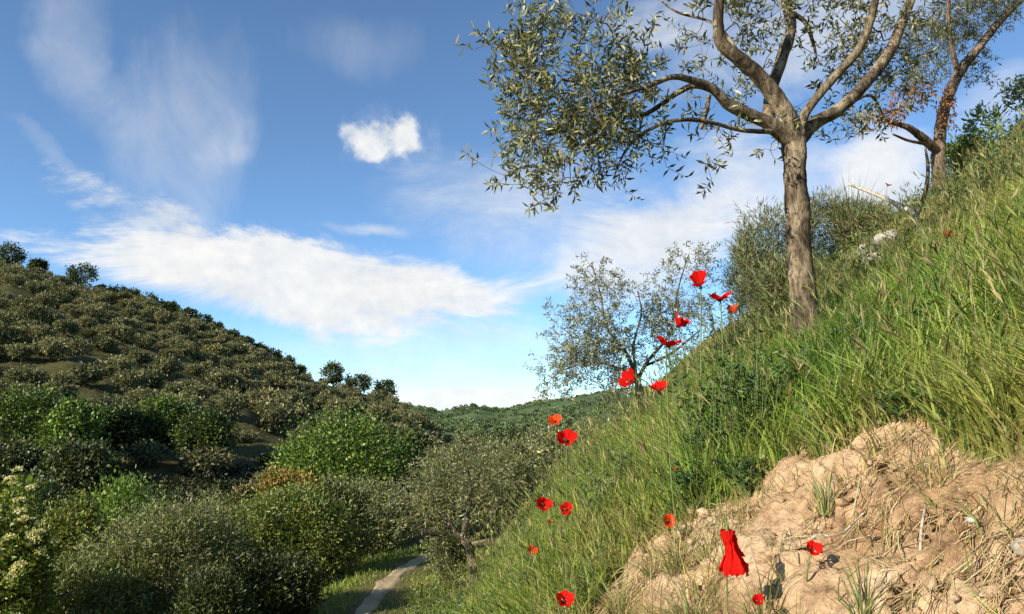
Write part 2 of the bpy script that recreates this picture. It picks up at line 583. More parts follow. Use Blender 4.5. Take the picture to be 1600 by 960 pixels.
def thing(name, loc, label, cat, group=None):
    o = bpy.data.objects.new(name, None)
    COL.objects.link(o)
    o.empty_display_size = 0.1
    o.location = tuple(float(v) for v in loc)
    tag(o, label, cat, group)
    return o


def tag(o, label=None, cat=None, group=None, kind=None):
    if label: o['label'] = label
    if cat: o['category'] = cat
    if group: o['group'] = group
    if kind: o['kind'] = kind
    return o


def unit(v):
    return v/np.maximum(np.linalg.norm(v, axis=-1, keepdims=True), 1e-9)


def rdirs(n, rng=None):
    rng = rng or RNG
    return unit(rng.normal(size=(n, 3)))


def leaves(P, D, L, W, C, fold=0.18, bend=0.15, rng=None):
    """diamond leaves: base at P, along D, length L, width W, pigment C"""
    rng = rng or RNG
    n = len(P)
    D = unit(D)
    S = unit(np.cross(D, rdirs(n, rng)))
    U = np.cross(S, D)
    L = np.broadcast_to(np.asarray(L, float), (n,))[:, None]
    W = np.broadcast_to(np.asarray(W, float), (n,))[:, None]
    mid = P+D*L*0.5
    tip = P+D*L-U*L*bend
    V = np.stack([P, mid+S*W*0.5+U*W*fold, tip, mid-S*W*0.5+U*W*fold], 1).reshape(-1, 3)
    b = np.arange(n)[:, None]*4
    F = np.concatenate([b+np.array([[0, 1, 2]]), b+np.array([[0, 2, 3]])])
    return V, F, np.repeat(np.asarray(C, float), 4, axis=0)


def merge(parts):
    """join (V, F, C) triples"""
    Vs, Fs, Cs, k = [], {}, [], 0
    for V, F, C in parts:
        for f in (F if isinstance(F, list) else [F]):
            if len(f): Fs.setdefault(f.shape[1], []).append(f+k)
        Vs.append(V); Cs.append(C); k += len(V)
    return np.concatenate(Vs), [np.concatenate(v) for v in Fs.values()], np.concatenate(Cs)


def pick(cols, n, jitter=0.18, p=None, rng=None):
    rng = rng or RNG
    c = np.asarray(cols, float)
    i = rng.choice(len(c), n, p=p)
    return c[i]*(1+jitter*rng.normal(size=(n, 1)))*(1+0.06*rng.normal(size=(n, 3))).clip(0.5, 1.5)


def prisms(A, B, ra, rb, k=5):
    """tapered prisms from A to B, one for each pair"""
    n = len(A)
    d = unit(B-A)
    up = np.where(np.abs(d[:, 2:3]) > 0.9, np.array([[1.0, 0, 0]]), np.array([[0, 0, 1.0]]))
    s = unit(np.cross(d, up)); u = np.cross(s, d)
    t = np.linspace(0, 2*np.pi, k, endpoint=False)
    ring = s[:, None]*np.cos(t)[None, :, None]+u[:, None]*np.sin(t)[None, :, None]
    V = np.concatenate([A[:, None]+ring*np.asarray(ra)[:, None, None], B[:, None]+ring*np.asarray(rb)[:, None, None]], 1).reshape(-1, 3)
    i = np.arange(k); j = (i+1) % k
    q = np.stack([i, j, j+k, i+k], 1)
    F = (np.arange(n)[:, None, None]*2*k+q[None]).reshape(-1, 4)
    return V, F


def spline(pts, n):
    """Catmull-Rom through points (any dimension)"""
    p = np.asarray(pts, float)
    p = np.vstack([2*p[0]-p[1], p, 2*p[-1]-p[-2]])
    m = len(p)-3
    t = np.linspace(0, m-1e-6, n)
    i = t.astype(int); f = (t-i)[:, None]
    a, b, c, d = p[i], p[i+1], p[i+2], p[i+3]
    return 0.5*((2*b)+(c-a)*f+(2*a-5*b+4*c-d)*f**2+(3*b-a-3*c+d)*f**3)


def tube(pts, rad, k=12, rough=0.0, seed=0, cap=True):
    """round tube through points with a radius at each, surface knobbled by rough"""
    pts = np.asarray(pts, float); n = len(pts)
    d = unit(np.gradient(pts, axis=0))
    s = np.cross(d[0], [0, 1, 0.01]); s /= np.linalg.norm(s)
    V = []
    t = np.linspace(0, 2*np.pi, k, endpoint=False)
    arc = np.concatenate([[0], np.cumsum(np.linalg.norm(np.diff(pts, axis=0), axis=1))])
    for i in range(n):
        s = s-d[i]*(s@d[i]); s /= np.linalg.norm(s)
        u = np.cross(d[i], s)
        r = np.full(k, rad[i])
        if rough:
            nz = fbm(np.cos(t)*2.0+seed*7+5, np.sin(t)*2.0+arc[i]*14, seed, 3)+0.6*(fbm(np.cos(t)*5+9, np.sin(t)*5+arc[i]*34, seed+4, 3)-0.5)
            r = r*(1+rough*(nz-0.5)*2)
        V.append(pts[i]+np.outer(np.cos(t)*r, s)+np.outer(np.sin(t)*r, u))
    V = np.concatenate(V)
    i = np.arange(k); j = (i+1) % k
    F = (np.arange(n-1)[:, None, None]*k+np.stack([i, j, j+k, i+k], 1)[None]).reshape(-1, 4)
    if cap:
        V = np.vstack([V, pts[-1]+d[-1]*rad[-1]*0.6])
        e = (n-1)*k
        F2 = np.stack([e+i, e+j, np.full(k, len(V)-1)], 1)
        return V, [F, F2]
    return V, [F]


def grow(roots, targets, rng, seg=3, droop=0.0, tip_r=0.0016, expo=2.4):
    """branching: every target is reached from the nearest wood already there.
    returns edges (A, B, ra, rb) and for each target the last stretch of its twig"""
    pos = [np.asarray(r, float) for r in roots]; par = [-1]*len(pos)
    P = np.array(pos)
    T = np.asarray(targets, float)
    d0 = np.min(np.linalg.norm(T[:, None]-P[None], axis=2), axis=1)
    order = np.argsort(d0)
    arr = np.zeros((len(P)+len(T)*seg, 3)); arr[:len(P)] = P
    par = np.full(len(arr), -1); n = len(P)
    ends = []
    for ti in order:
        t = T[ti]
        dd = np.linalg.norm(arr[:n]-t, axis=1)
        j = int(np.argmin(dd))
        a = arr[j]
        v = t-a; L = np.linalg.norm(v)
        side = rng.normal(size=3)*L*0.10
        prev = j
        for k in range(1, seg+1):
            f = k/seg
            q = a+v*f+side*math.sin(math.pi*f)+np.array([0, 0, L*droop*math.sin(math.pi*f)])
            arr[n] = q; par[n] = prev; prev = n; n += 1
        ends.append((ti, arr[prev].copy(), unit(arr[prev]-arr[prev-1 if seg > 1 else j])))
    arr = arr[:n]; par = par[:n]
    w = np.full(n, 0.0)
    nroot = len(P)
    kids = np.zeros(n, int)
    for i in range(nroot, n): kids[par[i]] += 1
    for i in range(n-1, nroot-1, -1):
        if kids[i] == 0: w[i] = tip_r**expo
        w[par[i]] += w[i]
    r = w**(1/expo)
    e = np.arange(nroot, n)
    ra = np.where(par[e] < nroot, r[e]*1.15, r[par[e]])
    return arr[par[e]], arr[e], np.minimum(ra, r[e]*1.6), r[e], ends


def sprigs(ends, rng, length, nleaf, L, W, cols, p=None, droop=0.0, spread=0.7, up=0.0, jitter=0.2, wood=(0.10, 0.09, 0.05)):
    """leafy shoots at the ends of twigs, leaves in opposite pairs"""
    Ps, Ds, Ls = [], [], []
    A, B = [], []
    for _, e, d in ends:
        d = unit(d+rng.normal(size=3)*0.45+np.array([0, 0, up]))
        ln = length*rng.uniform(0.55, 1.3)
        m = max(4, int(nleaf*rng.uniform(0.6, 1.3)))
        f = np.linspace(0.05, 1, m)
        pts = e+d*ln*f[:, None]+np.array([0, 0, 1.0])*(-droop*ln*f**2)[:, None]
        s = unit(np.cross(d, rng.normal(size=3)))
        s2 = np.cross(d, s)
        alt = np.arange(m) % 4
        out = np.where((alt < 2)[:, None], s*np.where(alt % 2 == 0, 1, -1)[:, None], s2*np.where(alt % 2 == 0, 1, -1)[:, None])
        Ps.append(pts); Ds.append(unit(d*(1-spread)+out*spread+rng.normal(size=(m, 3))*0.22))
        Ls.append(L*rng.uniform(0.65, 1.2, m))
        q = np.vstack([e, pts[m//2], pts[-1]])
        A.append(q[:-1]); B.append(q[1:])
    P = np.concatenate(Ps); D = np.concatenate(Ds); LL = np.concatenate(Ls)
    C = pick(cols, len(P), jitter, p, rng)
    leaf = leaves(P, D, LL, LL*W/L, C, rng=rng)
    A = np.concatenate(A); B = np.concatenate(B)
    tv, tf = prisms(A, B, np.full(len(A), 0.0016), np.full(len(A), 0.0010), 3)
    return leaf, (tv, tf)


def cloud_pts(n, c, r, rng, shell=0.0):
    """points in an ellipsoid, pushed outwards by shell"""
    d = rdirs(n, rng)
    rad = rng.uniform(0, 1, n)**(1/3)
    rad = rad*(1-shell)+shell*rng.uniform(0.75, 1.0, n)
    return np.asarray(c)+d*rad[:, None]*np.asarray(r)


def crown(clumps, n_per, spread, L, W, cols, rng, p=None, up=0.3, jitter=0.2):
    """leaves round clump centres, facing outwards from the crown's middle"""
    K = len(clumps)
    ctr = clumps.mean(0)
    idx = np.repeat(np.arange(K), n_per)
    off = rng.normal(size=(len(idx), 3))*spread
    P = clumps[idx]+off
    D = unit(unit(P-ctr)*0.35+unit(off)*0.5+rdirs(len(P), rng)*1.0+np.array([0, 0, up*0.6]))
    tint = 1+0.22*rng.normal(size=(K, 1))
    C = pick(cols, len(P), jitter, p, rng)*tint[idx].clip(0.55, 1.6)
    LL = L*rng.uniform(0.6, 1.3, len(P))
    return leaves(P, D, LL, LL*W/L, C, rng=rng)

# ------------------------------------------------------------------ the ground: one continuous sheet, cut where its cover changes
def earth_relief(x, y, z):
    """crumbling face: ledges, furrows, pits"""
    n1 = fbm(x*3.0, y*3.0, 41, 4)
    n2 = fbm(x*9.0, y*9.0, 47, 4)
    n3 = fbm(x*26.0, y*26.0, 53, 3)
    k = (z+0.22*(n1-0.5)+0.07*(n2-0.5))/0.21
    f = k-np.floor(k)
    ledge = np.where(f < 0.8, f/0.8, (1-f)/0.2)-0.5
    rid = 1-np.abs(2*fbm(x*5+3, y*5, 61, 4)-1)
    pit = sm((fbm(x*11+4, y*11, 71, 3)-0.60)/0.10)
    return 0.05*ledge+0.07*(n1-0.5)+0.045*(n2-0.5)+0.030*(n3-0.5)+0.035*(rid-0.8)-0.05*pit


# undercut cracks and root holes in the bank, as ground-plan lines
CRACKS = [[(0.838, 2.249), (0.861, 2.164), (0.906, 2.138), (0.943, 2.038)],
          [(0.944, 1.906), (0.99, 1.825), (1.007, 1.799), (1.013, 1.707), (1.004, 1.647), (0.986, 1.536), (1.018, 1.503), (1.029, 1.447)],
          [(1.001, 2.138), (0.899, 1.92), (0.863, 1.865), (0.909, 1.799), (0.944, 1.736)],
          [(1.074, 2.32), (1.114, 2.201), (1.135, 2.098)],
          [(0.804, 2.777), (0.862, 2.698)],
          [(1.018, 2.024), (1.065, 2.078), (1.108, 2.113)],
          [(0.968, 1.551), (0.978, 1.507)],
          [(0.745, 2.211), (0.761, 2.058), (0.781, 1.943)],
          [(0.86, 1.999), (0.842, 1.892), (0.808, 1.791)]]


def build_ground():
    a = np.concatenate([np.linspace(-math.pi, -0.95, 60)[:-1], np.linspace(-0.95, -0.70, 20)[:-1], np.linspace(-0.70, 0.0, 150)[:-1],
                        np.linspace(0.0, 0.72, 250)[:-1], np.linspace(0.72, 1.0, 30)[:-1], np.linspace(1.0, math.pi, 60)])
    r = [0.02]
    while r[-1] < 3600:
        q = r[-1]
        r.append(q+(0.12 if q < 1.0 else 0.010 if q < 3.6 else max(0.012, q*0.011) if q < 24 else q*0.024))
    r = np.array(r)
    A, R = np.meshgrid(a, r)
    X = R*np.sin(A); Y = R*np.cos(A)
    Z = terrain(X, Y)
    nr, na = X.shape
    bm = bare_mask(X, Y)
    soft = bm.astype(float)
    for _ in range(4):
        soft = (soft+np.roll(soft, 1, 0)+np.roll(soft, -1, 0)+np.roll(soft, 1, 1)+np.roll(soft, -1, 1))/5
    Z = Z+soft*earth_relief(X, Y, Z)
    # ledge lips lean out a little
    n1 = fbm(X*4+2, Y*4, 45, 3)
    X = X-soft*0.12*(n1-0.5)
    gv = np.zeros_like(X)
    for line in CRACKS:
        line = np.array(line)
        for p0, p1 in zip(line[:-1], line[1:]):
            d = p1-p0; L2 = d@d
            near = (np.abs(X-p0[0]) < 0.5) & (np.abs(Y-p0[1]) < 0.5)
            t = np.clip(((X-p0[0])*d[0]+(Y-p0[1])*d[1])/L2, 0, 1)
            dd = np.hypot(X-p0[0]-t*d[0], Y-p0[1]-t*d[1])
            gv = np.maximum(gv, np.where(near, np.exp(-(dd/0.020)**2), 0))
    gv = gv*np.clip((fbm(X*12, Y*12, 83, 3)-0.34)*7, 0, 1)*soft
    X = X+0.26*gv; Y = Y-0.04*gv; Z = Z+0.05*gv
    s, _ = path_dist(X, Y)
    V = np.stack([X, Y, Z], -1).reshape(-1, 3)
    i = np.arange(nr-1)[:, None]*na+np.arange(na-1)[None]
    F = np.stack([i, i+na, i+na+1, i+1], -1).reshape(-1, 4)
    fc = lambda q: q.reshape(-1)[F].mean(1)
    fb = fc(bm.astype(float)) > 0.5
    fr = fc(R); fy = fc(Y); fs = fc(s)
    far = fr > 400
    hill = (~far) & (fy > 44) & (fs < 0)
    near = ~(fb | far | hill)
    for name, sel, mat, label in (('hillside', near, M_SOIL, None), ('earth_bank', fb, M_EARTH, None), ('hill', hill, M_HILL, None), ('distant_hills', far, M_FAR, None)):
        f = F[sel]
        used, inv = np.unique(f, return_inverse=True)
        o = mk(name, V[used], inv.reshape(-1, 4), mat, smooth=True)
        o['kind'] = 'structure'


build_ground()


def build_path():
    t = np.linspace(-1, 26, 400)
    cx = np.interp(t, PATH[:, 1], PATH[:, 0]); cy = t
    c = spline(PATH[1:9], 700)
    d = unit(np.gradient(c, axis=0))
    nrm = np.stack([d[:, 1], -d[:, 0]], 1)
    wq = np.linspace(-1, 1, 13)
    wd = 0.25+0.14*(fbm(c[:, 1]*1.1, c[:, 1]*0, 12, 3)-0.5)*2
    V = []
    for q in wq:
        p = c+nrm*(q*(wd+0.14*(fbm(c[:, 1]*2.0, c[:, 1]*0+q*0.8, 15, 3)-0.5)))[:, None]
        z = terrain(p[:, 0], p[:, 1])
        z = z+0.032-0.11*max(0, abs(q)-0.4)/0.6+0.014*(fbm(p[:, 0]*5, p[:, 1]*5, 19, 3)-0.5)-0.02*math.exp(-(q*2)**2)
        V.append(np.column_stack([p, z]))
    V = np.stack(V, 1); n, m = V.shape[:2]
    i = np.arange(n-1)[:, None]*m+np.arange(m-1)[None]
    F = np.stack([i, i+1, i+m+1, i+m], -1).reshape(-1, 4)
    mk('path', V.reshape(-1, 3), F, M_PATH, smooth=True)['kind'] = 'structure'


build_path()


# ------------------------------------------------------------------ far wood and the hill across the valley
OLIVE = [(0.095, 0.108, 0.036), (0.175, 0.182, 0.066), (0.31, 0.31, 0.19), (0.28, 0.26, 0.085)]
OLIVE_P = [0.38, 0.36, 0.13, 0.13]
HILLOL = [(0.105, 0.105, 0.045), (0.17, 0.162, 0.078), (0.25, 0.235, 0.135)]
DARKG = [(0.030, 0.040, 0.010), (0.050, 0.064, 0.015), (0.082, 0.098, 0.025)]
BRIGHT = [(0.085, 0.140, 0.018), (0.140, 0.205, 0.027), (0.195, 0.260, 0.042), (0.045, 0.078, 0.012)]


def simple_tree(rng, w, h, trunk_h, nclump, nper, L, W, cols, lean=0.0, flat=1.0, p=None, wood=(0.10, 0.08, 0.055), core=True):
    """a whole small tree round the origin: stem, boughs and leaf masses, as (V, F, C)"""
    cc = np.array([lean*h, 0, trunk_h+(h-trunk_h)*0.5])
    rad = np.array([w/2, w/2, (h-trunk_h)/2*flat])
    cl = cloud_pts(nclump, cc, rad*0.86, rng, shell=0.55)
    cl = cl[cl[:, 2] > trunk_h*0.75]
    lf = crown(cl, nper, min(w, h)*0.085, L, W, cols, rng, p)
    fork = np.array([lean*h*0.4, 0, trunk_h])
    st = np.array([[0, 0, -0.5], [lean*h*0.15, 0, trunk_h*0.5], fork])
    bs = cl[rng.choice(len(cl), min(9, len(cl)), replace=False)]
    A = np.concatenate([st[:-1], np.repeat(fork[None], len(bs), 0)]); B = np.concatenate([st[1:], bs])
    r0 = h*0.035
    ra = np.concatenate([[r0*1.3, r0], np.full(len(bs), r0*0.6)]); rb = np.concatenate([[r0, r0*0.8], np.full(len(bs), r0*0.15)])
    tv, tf = prisms(A, B, ra, rb, 6)
    return (lf[0], lf[1], lf[2]), (tv, tf, np.tile(wood, (len(tv), 1)))


def build_far_wood():
    rng = np.random.default_rng(77)
    n = 3600
    y = np.sqrt(rng.uniform(430**2, 1060**2, n)); u = rng.uniform(-0.24, 0.26, n)
    x = u*y
    keep = fbm(x/70, y/70, 63, 3) > 0.42
    x, y = x[keep], y[keep]
    z = terrain(x, y, False)
    parts = []
    K = 26
    d = rdirs(len(x)*K, rng).reshape(-1, K, 3); d[..., 2] = np.abs(d[..., 2])
    sz = rng.uniform(1.3, 2.6, len(x))
    P = np.stack([x, y, z], -1)[:, None]+d*sz[:, None, None]*np.array([1, 1, 1.1])*rng.uniform(0.5, 1.0, (len(x), K, 1))
    C = pick([(0.12, 0.165, 0.07), (0.155, 0.205, 0.085), (0.20, 0.235, 0.11)], len(x), 0.2, None, rng)  # leaf greens paled in the pigment in place of distant haze
    C = np.repeat(C, K, 0)*(1+0.15*rng.normal(size=(len(x)*K, 1)))
    D = (d+0.6*rdirs(len(x)*K, rng).reshape(-1, K, 3)).reshape(-1, 3)
    V, F, CC = leaves(P.reshape(-1, 3), D, np.repeat(sz, K)*0.9, np.repeat(sz, K)*0.7, C.clip(0.01, 1), rng=rng)
    o = mk('far_wood', V, F, M_HILLLEAF, CC)
    tag(o, 'green wood covering the far hills at the head of the valley', 'wood', kind='stuff')


build_far_wood()


def link_copy(src, loc, rz, sc):
    o = src.copy(); COL.objects.link(o)
    o.location = tuple(float(v) for v in loc); o.rotation_euler = (0, 0, rz); o.scale = sc
    for ch in src.children:
        c = ch.copy(); COL.objects.link(c); c.parent = o
    return o


def build_hill_olives():
    rng = np.random.default_rng(31)
    protos = []
    for k in range(7):
        w = rng.uniform(3.4, 4.3); h = rng.uniform(2.1, 2.7)
        lf, tr = simple_tree(rng, w, h, 0.5, 60, 30, 0.34, 0.19, HILLOL, flat=1.0)
        t = thing('olive_tree', (0, 0, 0), 'x', 'olive tree')
        mk('crown', lf[0], lf[1], M_HILLLEAF, lf[2], parent=t)
        mk('trunk', tr[0], tr[1], M_TWIG, parent=t)
        protos.append(t)
    pts = []
    for row in range(60):
        yb = 64+row*3.3+0.012*row*row
        if yb > 209: break
        for q in range(90):
            u = -0.78+q*(4.7/yb)+rng.uniform(-0.3, 0.3)*(4.7/yb)
            if u > -0.085: break
            y = yb+rng.uniform(-1.0, 1.0)+14*(u+0.4)
            if (row % 2) and rng.random() < 0.10: continue
            x = u*y
            # gaps, and few trees low on the slope
            g = fbm(np.array([x/16]), np.array([y/16]), 23, 3)[0]
            low = np.clip((y-58)/36, 0, 1)
            if g < 0.30-0.08*low or rng.random() > 0.42+0.58*low: continue
            if row % 2: continue
            pts.append((x, y))
    pts = np.array(pts)
    z = terrain(pts[:, 0], pts[:, 1], False)
    P = np.column_stack([pts, z])
    px, py, dep = project(P)
    inside = (px > -50) & (px < 740)
    P = P[inside]; dep = dep[inside]
    order = np.argsort(dep)
    P = P[order]
    label = 'grey-green olive tree in the rows on the hill across the valley'
    group = 'olive trees in rows on the hill'
    print('hill olives', len(P))
    for i, p in enumerate(P[:300]):
        s = rng.uniform(0.55, 1.28)
        src = protos[i % 7]
        sc = (s*rng.uniform(0.9, 1.15), s*rng.uniform(0.9, 1.15), s*rng.uniform(0.85, 1.15))
        loc = p-np.array([0, 0, 0.15]); rz = rng.uniform(0, 6.28)
        if i < 7:
            o = src; o.location = tuple(loc); o.rotation_euler = (0, 0, rz); o.scale = sc
        else:
            o = link_copy(src, loc, rz, sc)
        tag(o, label, 'olive tree', group)
    rest = P[300:]
    if len(rest):
        parts = []
        for p in rest:
            s = rng.uniform(0.8, 1.2)
            lf, tr = simple_tree(rng, 3.9*s, 2.5*s, 0.4, 44, 16, 0.42, 0.24, HILLOL)
            V, F, C = merge([lf, tr])
            parts.append((V+p, F, C))
        V, F, C = merge(parts)
        tag(mk('olive_grove', V, F, M_HILLLEAF, C), 'furthest olive trees merging near the crest of the hill', 'olive grove', kind='stuff')


build_hill_olives()


def split_tree(name, label, cat, loc, rng, w, h, trunk_h, nclump, nper, L, W, cols, lean=0.0, flat=1.0, p=None, group=None, leafmat=None, barkmat=None):
    """thing > trunk, crown"""
    t = thing(name, loc, label, cat, group)
    lf, tr = simple_tree(rng, w, h, trunk_h, nclump, nper, L, W, cols, lean, flat, p)
    mk('trunk', tr[0], tr[1], barkmat or M_TWIG, smooth=True, parent=t)
    mk('crown', lf[0], lf[1], leafmat or M_LEAF, lf[2], parent=t)
    return t


def px_tree(name, label, cat, px, ptop, wpx, Y, rng, group=None, hmin=1.0, **k):
    """tree standing on the ground at distance Y, its top and width as seen"""
    a = at(px, ptop, Y)
    g = gz(a[0], Y)
    h = max(hmin, a[2]-g)
    w = wpx/FPX*Y
    if name == 'ridge_tree': h = h*1.0+0.8
    return split_tree(name, label, cat, (a[0], Y, g-0.05), rng, w, h, group=group, **k)


def build_skyline_trees():
    rng = np.random.default_rng(8)
    sp = dict(nclump=44, nper=44, L=0.6, W=0.36, cols=DARKG, leafmat=M_HILLLEAF)
    px_tree('ridge_tree', 'round dark tree on the ridge at the far left edge of the photo', 'tree', 18, 386, 44, 216, rng, trunk_h=1.5, **sp)
    px_tree('ridge_tree', 'small dark tree on the ridge between the two big round ones', 'tree', 60, 410, 28, 216, rng, trunk_h=0.8, **sp)
    px_tree('ridge_tree', 'large dome shaped tree on the ridge, right of the leftmost ones', 'tree', 129, 416, 52, 216, rng, trunk_h=1.2, **sp)
    row = [(163, 450, 26), (186, 452, 26), (206, 456, 26), (232, 463, 26), (252, 473, 24), (270, 476, 16), (292, 486, 28), (314, 495, 28), (337, 508, 26), (358, 519, 26), (380, 530, 28), (402, 541, 28), (424, 549, 28), (446, 561, 28), (466, 574, 22)]
    for q in row:
        px_tree('ridge_tree', 'dark tree in the unbroken row along the falling ridge of the hill', 'tree', q[0], q[1], q[2]*1.3, 219, rng,
                group='row of dark trees along the ridge', trunk_h=0.5, nclump=40, nper=34, L=0.6, W=0.36, cols=DARKG, leafmat=M_HILLLEAF)
    px_tree('oak_tree', 'upright dark tree, leftmost of three on the low end of the ridge', 'tree', 522, 568, 38, 214, rng, trunk_h=0.6, lean=-0.05, **sp)
    px_tree('oak_tree', 'broad dark tree, middle one of three on the low end of the ridge', 'tree', 561, 582, 46, 214, rng, trunk_h=0.3, **sp)
    px_tree('oak_tree', 'dark tree leaning right, last of three on the low end of the ridge', 'tree', 597, 594, 36, 214, rng, trunk_h=0.3, lean=0.15, **sp)


build_skyline_trees()


def build_valley_trees():
    rng = np.random.default_rng(19)
    # the bright broad-leaved tree in the middle distance
    px_tree('broadleaf_tree', 'bright green broad-leaved tree with dense round crown in mid valley', 'tree', 545, 650, 215, 38, rng,
            trunk_h=0.5, nclump=230, nper=170, L=0.155, W=0.115, cols=BRIGHT)
    px_tree('broadleaf_tree', 'darker green tree pressed against the right of the bright valley tree', 'tree', 640, 672, 120, 43, rng,
            trunk_h=0.8, nclump=80, nper=90, L=0.26, W=0.18, cols=DARKG+BRIGHT[:1])
    # trees at the foot of the hill
    for (px, pt, w, Y, cols, lab) in [
            (45, 606, 150, 62, BRIGHT[:2]+DARKG[1:], 'tall leafy tree at the foot of the hill by the left edge'),
            (118, 622, 90, 58, BRIGHT, 'yellow-green topped tree at the foot of the hill beside the leftmost one'),
            (185, 632, 110, 66, DARKG+BRIGHT[:1], 'dark green spreading tree low on the hill, below the terrace line'),
            (262, 618, 90, 70, BRIGHT[:2]+DARKG[2:], 'leafy tree with sunlit top low in the middle of the hill'),
            (325, 640, 90, 66, DARKG+BRIGHT[:1], 'dull green tree low on the hill, right of the sunlit leafy one'),
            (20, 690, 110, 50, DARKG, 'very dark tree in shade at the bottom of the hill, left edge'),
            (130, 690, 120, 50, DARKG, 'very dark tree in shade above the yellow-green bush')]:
        px_tree('leafy_tree', lab, 'tree', px, pt, w, Y, rng, trunk_h=0.3, nclump=110, nper=90, L=0.27, W=0.19, cols=cols)
    # dark trees on the valley floor
    spots = [(700, 690, 34, 74), (722, 676, 30, 84), (742, 672, 30, 88), (760, 668, 26, 92), (778, 664, 30, 90), (800, 660, 28, 95), (820, 662, 30, 88), (842, 656, 26, 92),
             (735, 690, 40, 62), (768, 686, 44, 60), (800, 684, 44, 58), (835, 676, 44, 60), (868, 664, 40, 64), (900, 655, 44, 66), (935, 648, 44, 70), (690, 706, 50, 58), (665, 690, 40, 76)]
    for (px, pt, w, Y) in spots:
        px_tree('valley_tree', 'dark tree in the belt closing the valley floor below the far hills', 'tree', px, pt+3*rng.normal(), w*1.15, Y, rng,
                group='belt of dark trees on the valley floor', trunk_h=0.6, nclump=34, nper=34, L=0.36, W=0.22, cols=DARKG+[(0.06, 0.07, 0.03)])
    a = at(699, 694, 72)
    post = mk('post', *tube(np.array([[0, 0, 0], [0, 0, 1.2], [0, 0, 2.6]]), [0.07, 0.065, 0.06], 8), M_POLE)
    post.location = (a[0]*0.97, 70, gz(a[0]*0.97, 70)-0.1)
    post.scale = (1, 1, 1.6)
    tag(post, 'thin pale post standing among the dark trees of the valley floor', 'post')


build_valley_trees()


def build_shade_scrub():
    """low scrub added over the foot of the hill, its near-black leaves standing in for shade"""
    rng = np.random.default_rng(90)
    n = 2600
    y = rng.uniform(42, 92, n); u = rng.uniform(-0.80, -0.13, n); x = u*y
    g = fbm(x/9, y/9, 27, 3)
    k = (g > 0.30+0.30*sm((y-56)/34))
    x, y = x[k], y[k]; n = len(x)
    z = terrain(x, y)
    sz = rng.uniform(0.4, 1.25, n)
    K = 48
    d = rdirs(n*K, rng).reshape(n, K, 3); d[..., 2] = np.abs(d[..., 2])*0.8
    P = np.stack([x, y, z], -1)[:, None]+d*sz[:, None, None]*rng.uniform(0.4, 1.0, (n, K, 1))*np.array([1.3, 1.3, 1.0])
    C = np.repeat(pick([(0.022, 0.028, 0.010), (0.034, 0.042, 0.015), (0.055, 0.062, 0.023), (0.10, 0.105, 0.05)], n, 0.2, [0.4, 0.35, 0.2, 0.05], rng), K, 0)*(1+0.2*rng.normal(size=(n*K, 1))).clip(0.4, 1.6)  # the slope's shade is put into these near-black leaf colours
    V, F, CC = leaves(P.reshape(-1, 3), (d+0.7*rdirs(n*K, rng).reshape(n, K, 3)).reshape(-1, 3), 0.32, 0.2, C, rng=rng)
    tag(mk('shade_scrub', V, F, M_LEAF, CC), 'added scrub coloured near-black to stand in for shade at the foot of the hill', 'scrub', kind='stuff')


build_shade_scrub()


def olive(name, label, loc, rng, limbs, ell, nt, sprig_len, nleaf, L, W, cols=OLIVE, p=OLIVE_P, droop=0.3, bark=None, rough=0.12, cat='olive tree', group=None, tip=0.0018, up=0.2, clump=1.0, cl_sig=0.0):
    """thing > trunk, limb..., twigs, leaves. limbs: list of (points, radii) in world space, the first is the trunk"""
    t = thing(name, loc, label, cat, group)
    loc = np.asarray(loc, float)
    roots = []
    for i, (pts, rad) in enumerate(limbs):
        n = max(10, len(pts)*(14 if i == 0 else 7))
        q = spline(np.column_stack([pts, rad]), n)
        V, F = tube(q[:, :3]-loc, np.maximum(q[:, 3], 0.001), 18 if i == 0 else 10, rough, seed=i+3)
        mk('trunk' if i == 0 else 'limb', V, F, bark or M_BARK, smooth=True, parent=t)
        if i > 0 or len(limbs) == 1:
            roots += [v for v in q[n//4:, :3]]
        else:
            roots += [v for v in q[int(n*0.9):, :3]]
    T = []
    for e in ell:
        k = max(2, int(nt*e[2])); c = max(1, int(k/clump))
        ctr = cloud_pts(c, e[0], e[1], rng, shell=e[3])
        T.append(ctr[rng.integers(0, c, k)]+rng.normal(size=(k, 3))*cl_sig)
    T = np.concatenate(T)
    A, B, ra, rb, ends = grow(np.array(roots), T, rng, droop=0.08, tip_r=tip)
    tv, tf = prisms(A-loc, B-loc, ra, rb, 5)
    lf, (sv, sf) = sprigs(ends, rng, sprig_len, nleaf, L, W, cols, p, droop=droop, up=up)
    V, F, _ = merge([(tv, tf, np.zeros((len(tv), 3))), (sv-loc, sf, np.zeros((len(sv), 3)))])
    mk('twigs', V, F, M_TWIG, smooth=True, parent=t)
    mk('leaves', lf[0]-loc, lf[1], M_LEAF, lf[2], parent=t)['kind'] = 'stuff'
    return t


def limb(px_pts, rpx):
    """limb from (px, py, Y) points and radii in photo pixels at that distance"""
    P = np.array([at(a, b, c) for a, b, c in px_pts])
    r = np.array([q/FPX*c for q, (_, _, c) in zip(rpx, px_pts)])
    return P, r


def ell(cx, cy, rx, ry, Y, rd, wt, shell=0.15):
    c = at(cx, cy, Y)
    return c, np.array([rx/FPX*Y, rd, ry/FPX*Y]), wt, shell


